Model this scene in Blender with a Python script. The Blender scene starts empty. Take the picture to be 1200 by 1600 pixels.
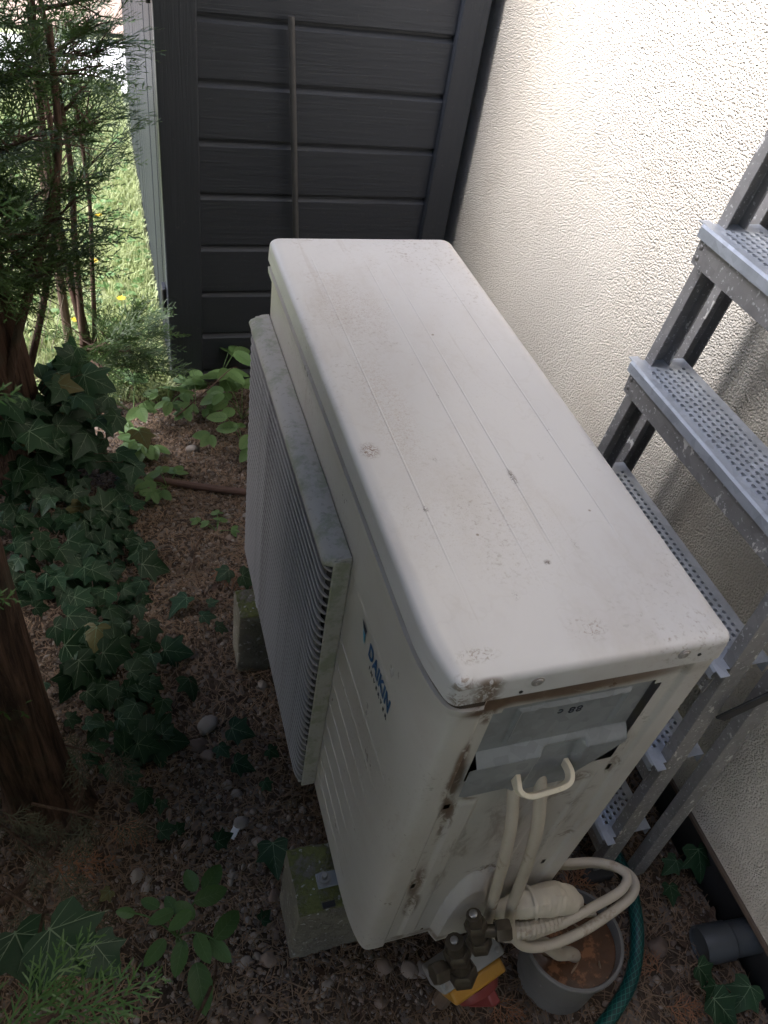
import bpy, bmesh, math, random
import numpy as np
from mathutils import Vector, Matrix, noise

S = bpy.context.scene
COL = S.collection
R_ = math.radians
random.seed(7)
rng = np.random.default_rng(11)

# ------------------------------------------------------------------ camera
CAM = Vector((-0.2553, -0.3547, 1.3606))
YAW, PITCH, ROLL, FPX = 0.4205, 0.7546, 0.1971, 1225.8
fwd = Vector((math.sin(YAW)*math.cos(PITCH), math.cos(YAW)*math.cos(PITCH), -math.sin(PITCH)))
rt = Vector((math.cos(YAW), -math.sin(YAW), 0)); up = rt.cross(fwd)
r2 = math.cos(ROLL)*rt + math.sin(ROLL)*up
u2 = -math.sin(ROLL)*rt + math.cos(ROLL)*up
cd = bpy.data.cameras.new('camera'); cam = bpy.data.objects.new('camera', cd); COL.objects.link(cam)
m = Matrix.Identity(4)
for i in range(3):
    m[i][0] = r2[i]; m[i][1] = u2[i]; m[i][2] = -fwd[i]; m[i][3] = CAM[i]
cam.matrix_world = m
cd.sensor_fit = 'VERTICAL'; cd.sensor_height = 32.0; cd.sensor_width = 24.0
cd.lens = FPX/1600*32.0
cd.clip_start = 0.02; cd.clip_end = 400
cd.dof.use_dof = True; cd.dof.focus_distance = 1.15; cd.dof.aperture_fstop = 13.0
S.camera = cam

# ------------------------------------------------------------------ world, sun, exposure
SUN = Vector((-0.74, 0.07, 0.66)).normalized()
W = bpy.data.worlds.new("World"); S.world = W; W.use_nodes = True
wn = W.node_tree; wn.nodes.clear()
sky = wn.nodes.new('ShaderNodeTexSky'); sky.sky_type = 'NISHITA'; sky.sun_disc = False
sky.sun_elevation = math.asin(SUN.z); sky.sun_rotation = math.atan2(SUN.x, SUN.y)
sky.dust_density = 4.0; sky.ozone_density = 1.0; sky.air_density = 1.0
bg = wn.nodes.new('ShaderNodeBackground'); bg.inputs[1].default_value = 0.15
wo = wn.nodes.new('ShaderNodeOutputWorld')
wn.links.new(sky.outputs[0], bg.inputs[0]); wn.links.new(bg.outputs[0], wo.inputs[0])
sd = bpy.data.lights.new('sun', 'SUN'); sd.energy = 4.6; sd.angle = R_(32); sd.color = (1.0, 0.95, 0.87)
so = bpy.data.objects.new('sun', sd); COL.objects.link(so)
so.rotation_euler = SUN.to_track_quat('Z', 'Y').to_euler(); so.location = (0, 3, 6)
S.view_settings.view_transform = 'Standard'; S.view_settings.look = 'None'
S.view_settings.gamma = 1.0; S.view_settings.use_curve_mapping = False
S.view_settings.exposure = 1.6
S.view_settings.use_white_balance = True
S.view_settings.white_balance_temperature = 5750
S.view_settings.white_balance_tint = 15
S.cycles.max_bounces = 8; S.cycles.diffuse_bounces = 5; S.cycles.glossy_bounces = 4
S.cycles.use_denoising = True
S.cycles.caustics_reflective = False; S.cycles.caustics_refractive = False

# ------------------------------------------------------------------ materials
class NT:
    def __init__(s, name):
        s.m = bpy.data.materials.new(name); s.m.use_nodes = True
        s.t = s.m.node_tree; s.t.nodes.clear()
        s.out = s.t.nodes.new('ShaderNodeOutputMaterial')
        s.b = s.t.nodes.new('ShaderNodeBsdfPrincipled')
        s.l(s.b.outputs[0], s.out.inputs[0])
        s.tc = s.t.nodes.new('ShaderNodeTexCoord')
    def l(s, a, b): s.t.links.new(a, b)
    def n(s, kind, **kw):
        x = s.t.nodes.new(kind)
        for k, v in kw.items(): setattr(x, k, v)
        return x
    def sock(s, x, v):
        if hasattr(v, 'links'): s.l(v, x)
        else: x.default_value = v
    def math(s, op, a, b=0.0, c=0.0, clamp=False):
        x = s.n('ShaderNodeMath', operation=op, use_clamp=clamp)
        s.sock(x.inputs[0], a); s.sock(x.inputs[1], b); s.sock(x.inputs[2], c)
        return x.outputs[0]
    def map(s, scale=(1, 1, 1), loc=(0, 0, 0), rot=(0, 0, 0), src='Object'):
        x = s.n('ShaderNodeMapping')
        s.l(s.tc.outputs[src], x.inputs[0])
        x.inputs['Scale'].default_value = scale; x.inputs['Location'].default_value = loc
        x.inputs['Rotation'].default_value = rot
        return x.outputs[0]
    def noise(s, scale, detail=4, rough=.55, vec=None, dist=0.0):
        x = s.n('ShaderNodeTexNoise'); x.inputs['Scale'].default_value = scale
        x.inputs['Detail'].default_value = detail; x.inputs['Roughness'].default_value = rough
        x.inputs['Distortion'].default_value = dist
        s.l(vec if vec is not None else s.tc.outputs['Object'], x.inputs['Vector'])
        return x.outputs[0]
    def voro(s, scale, vec=None, feature='F1', out='Distance'):
        x = s.n('ShaderNodeTexVoronoi', feature=feature); x.inputs['Scale'].default_value = scale
        s.l(vec if vec is not None else s.tc.outputs['Object'], x.inputs['Vector'])
        return x.outputs[out]
    def ramp(s, v, lo, hi, smooth=True):
        x = s.n('ShaderNodeMapRange'); x.interpolation_type = 'SMOOTHSTEP' if smooth else 'LINEAR'
        s.l(v, x.inputs[0]); x.inputs[1].default_value = lo; x.inputs[2].default_value = hi
        return x.outputs[0]
    def mix(s, f, a, b):
        x = s.n('ShaderNodeMix', data_type='RGBA')
        s.sock(x.inputs[0], f)
        for i, v in ((6, a), (7, b)):
            if hasattr(v, 'links'): s.l(v, x.inputs[i])
            else: x.inputs[i].default_value = (*v, 1) if len(v) == 3 else v
        return x.outputs[2]
    def bump(s, h, strength=.5, dist=.001, prev=None):
        x = s.n('ShaderNodeBump'); x.inputs['Strength'].default_value = strength
        x.inputs['Distance'].default_value = dist; s.l(h, x.inputs['Height'])
        if prev is not None: s.l(prev, x.inputs['Normal'])
        return x.outputs[0]
    def fin(s, col, rough=.5, metal=0.0, normal=None, spec=.5, trans=0.0, coat=0.0):
        s.sock(s.b.inputs['Base Color'], col if hasattr(col, 'links') else (*col, 1))
        s.sock(s.b.inputs['Roughness'], rough); s.sock(s.b.inputs['Metallic'], metal)
        s.b.inputs['Specular IOR Level'].default_value = spec
        s.b.inputs['Coat Weight'].default_value = coat
        if normal is not None: s.l(normal, s.b.inputs['Normal'])
        if trans > 0:
            tr = s.n('ShaderNodeBsdfTranslucent')
            s.sock(tr.inputs[0], col if hasattr(col, 'links') else (*col, 1))
            if normal is not None: s.l(normal, tr.inputs['Normal'])
            mx = s.n('ShaderNodeMixShader'); mx.inputs[0].default_value = trans
            s.l(s.b.outputs[0], mx.inputs[1]); s.l(tr.outputs[0], mx.inputs[2])
            s.l(mx.outputs[0], s.out.inputs[0])
        return s.m

def sc(c, k): return tuple(v*k for v in c)

def simple(name, col, rough=.5, metal=0, var=.2, vs=20, bs=0, bstr=.3, bdist=.001, spec=.5, trans=0.0, dirt=None):
    t = NT(name)
    c = t.mix(t.noise(vs), sc(col, 1-var), sc(col, 1+var))
    if dirt:
        for (dc, ds, lo, hi) in dirt:
            c = t.mix(t.ramp(t.noise(ds, 6, .65), lo, hi), c, dc)
    nrm = t.bump(t.noise(bs, 5), bstr, bdist) if bs else None
    return t.fin(c, rough, metal, nrm, spec, trans)

def mat_enamel(name, marks=False, top=False):
    """cream powder coat with grime"""
    t = NT(name)
    base = t.mix(t.noise(3, 3), (.455, .445, .435), (.50, .492, .485)) if top else t.mix(t.noise(3, 3), (.42, .40, .365), (.47, .45, .415))  # lid cooler, sides warmer: mixed bounce light put into the colour
    grime = t.noise(9, 8, .7, t.map((1, .45, 1)))
    c = t.mix(t.math('MULTIPLY', t.ramp(grime, .44, .74), .34 if top else .30), base, (.33, .285, .24))
    fine = t.noise(160, 5, .7)
    zone = t.ramp(t.noise(5, 3, .6, t.map((1, .7, 1), (.3, .2, .1))), .46, .68)
    c = t.mix(t.math('MULTIPLY', t.math('MULTIPLY', t.ramp(fine, .54, .66), zone), .75), c, (.22, .18, .14))
    # scattered specks
    sp = t.voro(34, t.map((1, 1, 1), (.13, .41, 0)))
    pick = t.ramp(t.noise(21, 2), .60, .64)
    c = t.mix(t.math('MULTIPLY', t.math('MULTIPLY', t.ramp(sp, .10, .05), pick), .8), c, (.14, .10, .06))
    if not top:   # runs of dirt down the vertical sheets
        run = t.noise(26, 6, .62, t.map((1, 1, .16)))
        c = t.mix(t.math('MULTIPLY', t.ramp(run, .60, .74), .38), c, (.27, .21, .15))
    if top:
        def blob(cx, cy, rx, ry, scale, lo, hi, col, amt, c):
            mp = t.map((1/rx, 1/ry, 0), (-(cx-.16)/rx, -(cy-.45)/ry, 0))
            ln = t.n('ShaderNodeVectorMath', operation='LENGTH'); t.l(mp, ln.inputs[0])
            m_ = t.ramp(ln.outputs['Value'], 1.0, .25)
            k = t.math('MULTIPLY', t.math('MULTIPLY', m_, t.ramp(t.noise(scale, 6, .75, dist=1.5), lo, hi)), amt)
            return t.mix(k, c, col)
        c = blob(.014, .336, .016, .02, 230, .44, .56, (.15, .085, .05), .95, c)
        c = blob(.050, .228, .005, .007, 330, .46, .54, (.07, .055, .045), .95, c)
        c = blob(.160, .129, .006, .005, 300, .42, .50, (.08, .06, .045), .95, c)
        c = blob(.177, .267, .006, .02, 200, .44, .54, (.10, .075, .055), .8, c)
        c = blob(.035, .026, .03, .012, 150, .50, .58, (.20, .16, .12), .8, c)
        c = blob(.162, .036, .03, .022, 130, .53, .60, (.22, .17, .13), .8, c)
        c = blob(.054, .759, .05, .035, 80, .45, .65, (.34, .28, .24), .6, c)
        c = blob(.062, .42, .045, .2, 260, .48, .60, (.34, .28, .23), .6, c)
        c = blob(.26, .38, .025, .10, 150, .62, .66, (.10, .08, .06), .9, c)
        c = blob(.075, .66, .09, .12, 300, .50, .62, (.30, .245, .20), .75, c)
        c = blob(.12, .20, .14, .14, 330, .54, .66, (.30, .25, .20), .6, c)
        c = blob(.20, .55, .10, .3, 330, .56, .68, (.30, .25, .20), .5, c)
        c = blob(.03, .20, .03, .12, 120, .55, .66, (.27, .22, .17), .5, c)
        c = blob(.040, -.004, .022, .008, 90, .40, .50, (.13, .085, .05), .9, c)
        c = blob(.012, .0, .018, .012, 90, .46, .56, (.13, .085, .05), .8, c)
        for (x_, y_, a_) in ((.09, .31, .4), (.205, .15, .9), (.105, .09, -.3), (.23, .30, .6), (.14, .44, .2)):
            c = blob(x_, y_, .005, .011, 420, .55, .60, (.10, .075, .06), .85, c)
        wm = t.noise(11, 4, .55, t.map((1, .8, 1), (.7, .2, 0)))
        ed = t.math('ABSOLUTE', t.math('SUBTRACT', wm, .52))
        c = t.mix(t.math('MULTIPLY', t.ramp(ed, .014, .002), .07), c, (.28, .24, .20))
        # wiped scratches running along the lid
        scr = t.noise(60, 3, .6, t.map((1, .05, 1), (0, 0, 0), (0, 0, .2)))
        c = t.mix(t.math('MULTIPLY', t.ramp(scr, .64, .70), .22), c, (.30, .26, .22))
    rgh = t.math('ADD', t.math('MULTIPLY', t.noise(14, 5), .20), .205 if not top else .225)
    nb = t.bump(t.noise(420, 2), .06, .0004)
    return t.fin(c, rgh, 0, nb, .5)

def mat_galv(name, col=(.275, .265, .258), marks=True, metal=.3, rough=.45):
    t = NT(name)
    sp = t.voro(60, out='Color'); bw = t.n('ShaderNodeRGBToBW'); t.l(sp, bw.inputs[0])
    c = t.mix(bw.outputs[0], sc(col, .86), sc(col, 1.12))
    c = t.mix(t.math('MULTIPLY', t.ramp(t.noise(11, 7, .65), .45, .7), .5), c, sc(col, .6))
    if marks:   # white plaster drips and pale scuffs
        drip = t.noise(38, 4, .6, t.map((1, 1, .55)))
        c2 = t.mix(t.ramp(drip, .655, .67), c, (.62, .60, .56))
        sp2 = t.noise(170, 3, .5)
        c = t.mix(t.math('MULTIPLY', t.ramp(sp2, .62, .66), .85), c2, (.55, .55, .54))
        mt = t.math('MULTIPLY', t.ramp(drip, .67, .655), metal)
    else: mt = metal
    rg = t.math('ADD', t.math('MULTIPLY', t.noise(25, 5), .25), rough-.1)
    return t.fin(c, rg, mt, t.bump(t.noise(90, 4), .12, .0006), .5)

def mat_stucco():
    t = NT('roughcast render')
    c = t.mix(t.noise(2.2, 4), (.63, .57, .465), (.70, .645, .545))
    c = t.mix(t.math('MULTIPLY', t.ramp(t.noise(7, 7, .7), .5, .75), .35), c, (.43, .36, .27))
    # damp brown patch behind the steps
    mp = t.map((0, 1/.22, 1/.17), (0, -.36/.22, -.43/.17))
    ln = t.n('ShaderNodeVectorMath', operation='LENGTH'); t.l(mp, ln.inputs[0])
    patch = t.math('MULTIPLY', t.ramp(ln.outputs['Value'], 1.25, .2), t.ramp(t.noise(16, 6, .7), .3, .6))
    c = t.mix(t.math('MULTIPLY', patch, .34), c, (.16, .115, .07))
    sz = t.n('ShaderNodeSeparateXYZ'); t.l(t.tc.outputs['Object'], sz.inputs[0])
    low = t.math('MULTIPLY', t.ramp(sz.outputs[2], .42, .08), t.ramp(t.noise(14, 6, .7), .40, .62))
    c = t.mix(t.math('MULTIPLY', low, .25), c, (.33, .27, .18))
    g = t.voro(215, t.map((1, 1, 1.1)), 'F1')
    big = t.noise(260, 4, .6)
    h = t.math('ADD', t.math('MULTIPLY', g, -1.3), t.math('MULTIPLY', big, .8))
    pit = t.ramp(t.noise(240, 3, .6), .60, .75)
    c = t.mix(t.math('MULTIPLY', pit, .30), c, (.30, .24, .17))
    c = t.mix(t.math('MULTIPLY', t.ramp(t.noise(9, 6, .65, t.map((1, 1, .12))), .52, .72), .22), c, (.50, .42, .32))
    c = t.mix(t.ramp(t.noise(1.4, 3), .3, .75), c, t.mix(.5, c, (.69, .65, .57)))
    h = t.math('ADD', h, t.math('MULTIPLY', t.noise(60, 4), .5))
    n1 = t.bump(h, 1.0, .0040)
    return t.fin(c, .93, 0, n1, .25)

def mat_shed(name, rot, seed=0.0, k_=1.0):
    t = NT(name)
    v = t.map((.5, 14, 14), (seed, seed, seed)) if rot == 'x' else t.map((14, 14, .5), (seed, seed, seed))
    g = t.noise(7, 7, .6, v, 1.2)
    knot = t.voro(2.4, t.map((1.2, 1, 2.6), (seed, 0, seed)))
    rings = t.n('ShaderNodeMath', operation='SINE'); t.l(t.math('MULTIPLY', knot, 90), rings.inputs[0])
    kz = t.ramp(knot, .16, .02)
    h = t.math('ADD', g, t.math('MULTIPLY', t.math('MULTIPLY', rings.outputs[0], kz), .4))
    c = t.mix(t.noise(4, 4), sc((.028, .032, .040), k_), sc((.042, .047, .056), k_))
    c = t.mix(t.math('MULTIPLY', t.ramp(t.noise(90, 3), .66, .72), .35), c, (.09, .09, .085))
    return t.fin(c, t.math('ADD', t.math('MULTIPLY', g, .2), .38), 0, t.bump(h, .7, .0028), .5)

def mat_leaf(name, c1, c2, rough=.4, trans=.25, vs=30, spec=.45):
    t = NT(name)
    oi = t.n('ShaderNodeObjectInfo')
    f = t.math('ADD', t.math('MULTIPLY', t.noise(vs, 4), .55), t.math('MULTIPLY', oi.outputs['Random'], .5), clamp=True)
    c = t.mix(f, c1, c2)
    if name == 'ivy leaf': c = t.mix(t.math('MULTIPLY', t.ramp(oi.outputs['Random'], .955, .965), .8), c, (.10, .085, .025))
    c = t.mix(t.math('MULTIPLY', t.ramp(t.noise(75, 4, .7), .66, .74), .5), c, (.16, .13, .07))
    return t.fin(c, rough, 0, t.bump(t.noise(140, 3), .25, .0006), spec, trans)

def mat_soil():
    t = NT('soil with needle litter')
    c = t.mix(t.noise(9, 7, .7), (.040, .029, .021), (.092, .066, .047))
    needle = t.noise(80, 5, .7, t.map((1, .35, 1), rot=(0, 0, .6)), 2.0)
    c = t.mix(t.math('MULTIPLY', t.ramp(needle, .53, .66), .75), c, (.15, .10, .07))
    c = t.mix(t.math('MULTIPLY', t.ramp(t.noise(3.3, 5, .6), .48, .66), .6), c, (.035, .027, .022))
    peb = t.voro(95, out='Color'); bw = t.n('ShaderNodeRGBToBW'); t.l(peb, bw.inputs[0])
    c = t.mix(t.math('MULTIPLY', t.ramp(bw.outputs[0], .64, .70), .6), c, (.21, .18, .155))
    h = t.math('ADD', t.noise(70, 6, .7), t.math('MULTIPLY', t.voro(95), -.8))
    return t.fin(c, .95, 0, t.bump(h, .9, .006), .2)

def mat_bark(name, c1, c2):
    t = NT(name)
    v = t.map((1, 1, .14))
    g = t.noise(70, 8, .72, t.map((1, 1, .07)), .6)
    c = t.mix(t.ramp(g, .35, .65), c1, c2)
    c = t.mix(t.math('MULTIPLY', t.ramp(t.noise(12, 5), .55, .7), .4), c, (.07, .075, .05))
    return t.fin(c, .9, 0, t.bump(g, 1.0, .011), .25)

def mat_concrete():
    t = NT('mossy concrete')
    c = t.mix(t.noise(40, 6, .7), (.15, .135, .11), (.27, .245, .205))
    geo = t.n('ShaderNodeNewGeometry'); sx = t.n('ShaderNodeSeparateXYZ'); t.l(geo.outputs['Normal'], sx.inputs[0])
    up_ = t.ramp(sx.outputs[2], .2, .8)
    moss = t.ramp(t.noise(34, 7, .72), .37, .54)
    k = t.math('MULTIPLY', moss, t.math('ADD', t.math('MULTIPLY', up_, .75), .15))
    c = t.mix(k, c, t.mix(t.noise(150, 4), (.07, .085, .018), (.19, .20, .06)))
    c = t.mix(t.ramp(t.noise(85, 3), .62, .68), c, (.42, .41, .37))
    h = t.math('ADD', t.noise(120, 5, .7), t.math('MULTIPLY', moss, .8))
    return t.fin(c, .95, 0, t.bump(h, .9, .004), .2)

def mat_side():
    m_ = mat_enamel('cream enamel with caked seams'); t = NT.__new__(NT); t.m = m_; t.t = m_.node_tree
    t.b = next(n for n in t.t.nodes if n.type == 'BSDF_PRINCIPLED'); t.tc = next(n for n in t.t.nodes if n.type == 'TEX_COORD')
    src = t.b.inputs['Base Color'].links[0].from_socket; c = src
    for (x, z, rx, rz, sc_, lo, hi, amt) in ((.047, .60, .010, .05, 60, .44, .54, .9), (.085, .50, .02, .02, 60, .46, .56, .9), (.23, .48, .03, .018, 60, .48, .58, .8), (.255, .36, .02, .10, 40, .54, .64, .6), (.10, .30, .03, .16, 36, .54, .66, .55), (.050, .54, .015, .085, 60, .44, .56, .95), (.056, .47, .012, .035, 70, .42, .52, .95), (.064, .44, .010, .08, 60, .52, .60, .85), (.060, .245, .014, .07, 70, .44, .55, .95), (.067, .16, .014, .065, 75, .47, .56, .9),
            (.16, .704, .17, .020, 30, .33, .45, .97), (.055, .702, .04, .022, 50, .36, .46, 1), (.058, .685, .012, .03, 60, .42, .52, .95), (.28, .52, .016, .07, 45, .55, .63, .7), (.24, .44, .05, .03, 40, .58, .66, .6),
            (.15, .40, .05, .14, 30, .46, .66, .55), (.165, .235, .035, .012, 90, .50, .60, .9), (.19, .27, .03, .10, 30, .5, .66, .5), (.275, .30, .02, .02, 80, .52, .60, .8), (.10, .012, .08, .014, 50, .42, .56, .8)):
        mp = t.map((1/rx, 0, 1/rz), (-(x-.16)/rx, 0, -z/rz)); ln = t.n('ShaderNodeVectorMath', operation='LENGTH'); t.l(mp, ln.inputs[0]); lo -= .045; hi -= .03
        ns = t.noise(sc_, 7, .7, t.map((1, 1, .45) if rz > rx else (.5, 1, 1)), .6)
        k = t.math('MULTIPLY', t.math('MULTIPLY', t.ramp(ln.outputs['Value'], 1.0, .45), t.ramp(ns, lo, hi)), amt)
        c = t.mix(k, c, t.mix(t.noise(120, 3), (.075, .047, .028), (.15, .10, .065)))
    t.l(c, t.b.inputs['Base Color']); return m_
ENSIDE = mat_side()
ENAMEL = mat_enamel('cream enamel'); ENTOP = mat_enamel('cool lit cream enamel lid', top=True)
def mat_guard():
    t = NT('weathered plastic guard')
    c = t.mix(t.noise(10, 6, .65), (.31, .29, .26), (.39, .365, .33))
    c = t.mix(t.math('MULTIPLY', t.ramp(t.noise(24, 7, .7), .45, .62), .6), c, (.17, .20, .115))
    c = t.mix(t.math('MULTIPLY', t.ramp(t.noise(120, 4, .7), .56, .66), .4), c, (.16, .14, .12))
    return t.fin(c, .55, 0, t.bump(t.noise(300, 2), .15, .0005), .4)
GUARD = mat_guard()
def mat_slat():
    t = NT('dusty guard slat')
    c = t.mix(t.noise(18, 7, .7, t.map((1, .3, 1))), (.21, .195, .19), (.35, .33, .315))
    c = t.mix(t.math('MULTIPLY', t.ramp(t.noise(60, 6, .75, t.map((1, .15, 1))), .5, .62), .65), c, (.13, .115, .115))
    return t.fin(c, .6, 0, None, .35)
SLAT = mat_slat()
DARK = simple('painted cavity shade', (.012, .012, .012), .8)  # near-black colour stands in for the shade inside openings
GALV = mat_galv('galvanised steel'); GALVP = mat_galv('galvanised plate', (.28, .295, .305), False, .40, .45)
GALVB = mat_galv('galvanised bare tread', (.42, .445, .48), False, .35, .42)
STUCCO = mat_stucco(); SOIL = mat_soil(); CONC = mat_concrete()
BARK = mat_bark('reddish brown bark', (.022, .014, .010), (.125, .075, .052))
TWIG = mat_bark('brown twig bark', (.055, .034, .024), (.13, .085, .06))
IVY = mat_leaf('ivy leaf', (.008, .030, .012), (.022, .054, .020), .5, .12, 30, .28)
IVYV = simple('ivy vein', (.10, .15, .08), .5, vs=30)
WEED = mat_leaf('soft weed leaf', (.10, .19, .055), (.19, .29, .10), .5, .45)
WEEDV = simple('weed vein', (.11, .19, .06), .5, trans=.3)
YOUNG = mat_leaf('young shrub leaf', (.050, .115, .028), (.09, .17, .045), .42, .3)
FROND = mat_leaf('conifer scale leaf', (.032, .068, .016), (.080, .125, .032), .5, .3, 3)
DRYF = simple('dry conifer frond', (.20, .095, .045), .8, var=.4, vs=40, trans=.15)
GRASS = mat_leaf('lawn grass', (.26, .32, .12), (.42, .46, .22), .5, .5, 5)  # brightened colour stands in for stronger sun on the lawn
CREAMT = simple('grimy cream sleeve', (.40, .355, .285), .55, var=.15, vs=25, dirt=[((.17, .12, .075), 28, .56, .72)], bs=120, bstr=.1)
TAPE = simple('cream lagging tape', (.50, .455, .37), .6, var=.1, vs=30, dirt=[((.25, .19, .13), 22, .58, .74)], bs=200, bstr=.15)
BRASS = simple('tarnished brass', (.075, .062, .045), .5, .6, var=.5, vs=70, bs=90, bstr=.4)
POT = simple('grey plastic pot', (.12, .117, .11), .5, var=.15, vs=16, dirt=[((.25, .24, .22), 45, .66, .74)])
WATER = simple('rusty sludge water', (.075, .034, .015), .22, var=.6, vs=30, bs=50, bstr=.3, bdist=.003, dirt=[((.22, .10, .045), 40, .52, .62)])
YEL = simple('yellow switch plate', (.33, .165, .015), .5, var=.15, vs=30, dirt=[((.18, .10, .03), 40, .6, .7)])
RED = simple('red rotary knob', (.14, .02, .017), .55, var=.2, vs=30)
GREYP = simple('grey switch housing', (.23, .225, .215), .55, var=.12, vs=30, dirt=[((.15, .12, .09), 35, .58, .72)])
ANTH = simple('dark grey pipe plastic', (.036, .041, .046), .45, var=.2, vs=12, dirt=[((.30, .30, .29), 26, .68, .74)], bs=60, bstr=.2)
MEMB = simple('black plinth sheet', (.016, .017, .019), .55, var=.3, vs=12, bs=50, bstr=.3)
RUST = simple('rusty steel', (.105, .060, .043), .75, .1, var=.35, vs=50, bs=150, bstr=.4)
RODM = simple('dull steel rod', (.085, .083, .082), .6, .3, var=.3, vs=30)
WHITEC = simple('white scrap', (.75, .75, .74), .6)
WOODP = simple('weathered stake', (.11, .075, .048), .85, var=.4, vs=30, bs=80, bstr=.5)
BLUE = simple('blue print', (.012, .075, .20), .4, var=.1); CYAN = simple('light blue print', (.05, .30, .50), .4, var=.1)
BLACKP = simple('dark print', (.02, .025, .04), .5)
SHX = [mat_shed('dark stained board %d' % i, 'x', i*1.7) for i in range(4)]
SHZ = mat_shed('dark stained upright', 'z', 3.1)
SHS = mat_shed('dark stained side board', 'z', 5.2, .45)  # darker copy of the stain, offsetting the sun on this side
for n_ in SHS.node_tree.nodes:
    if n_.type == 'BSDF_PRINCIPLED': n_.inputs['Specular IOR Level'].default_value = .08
    if n_.type == 'VALTORGB': pass
ROOFM = simple('roof covering', (.05, .045, .042), .85, var=.3, vs=12, bs=30)
WIRE = simple('tan fence wire', (.20, .17, .12), .7, .2)
PEB = [simple('pebble %d' % i, c, .85, var=.35, vs=70, bs=150, bstr=.3) for i, c in enumerate([(.24, .195, .155), (.235, .205, .175), (.14, .10, .075), (.20, .15, .115)])]
NEED = simple('needle litter', (.19, .125, .075), .85, var=.45, vs=6)
PATHM = simple('pale gravel path', (.62, .60, .55), .9, var=.2, vs=40, bs=90, bstr=.6, bdist=.005)
BROWNG = simple('dry bare earth', (.30, .21, .15), .95, var=.25, vs=6, bs=40, bdist=.01)
TURF = simple('turf soil', (.32, .34, .17), .95, var=.5, vs=14, bs=60, bdist=.01, dirt=[((.22, .17, .10), 9, .55, .65)])  # lightened with the grass, in place of stronger sun
YFL = simple('yellow petal', (.75, .50, .02), .6, trans=.3)
BOLT = simple('zinc bolt', (.30, .29, .28), .4, .8, var=.2, vs=90)
RUBB = simple('black rubber', (.02, .02, .02), .8)
HOSEM = None
def mat_hose():
    t = NT('green braided hose')
    w = t.n('ShaderNodeUVMap'); w.uv_map = 'uv'
    def lines(sx, sy):
        mp = t.n('ShaderNodeMapping'); t.l(w.outputs[0], mp.inputs[0]); mp.inputs['Scale'].default_value = (sx, sy, 0)
        s = t.n('ShaderNodeSeparateXYZ'); t.l(mp.outputs[0], s.inputs[0])
        a = t.math('FRACT', t.math('ADD', s.outputs[0], s.outputs[1]))
        b = t.math('FRACT', t.math('SUBTRACT', s.outputs[0], s.outputs[1]))
        k = lambda v: t.ramp(t.math('ABSOLUTE', t.math('SUBTRACT', v, .5)), .10, .03)
        return t.math('MAXIMUM', k(a), k(b))
    k = lines(9, 62)
    c = t.mix(k, (.003, .038, .036), (.022, .15, .12))
    return t.fin(c, .35, 0, t.bump(k, .3, .0008), .5)
HOSEM = mat_hose()

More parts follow.
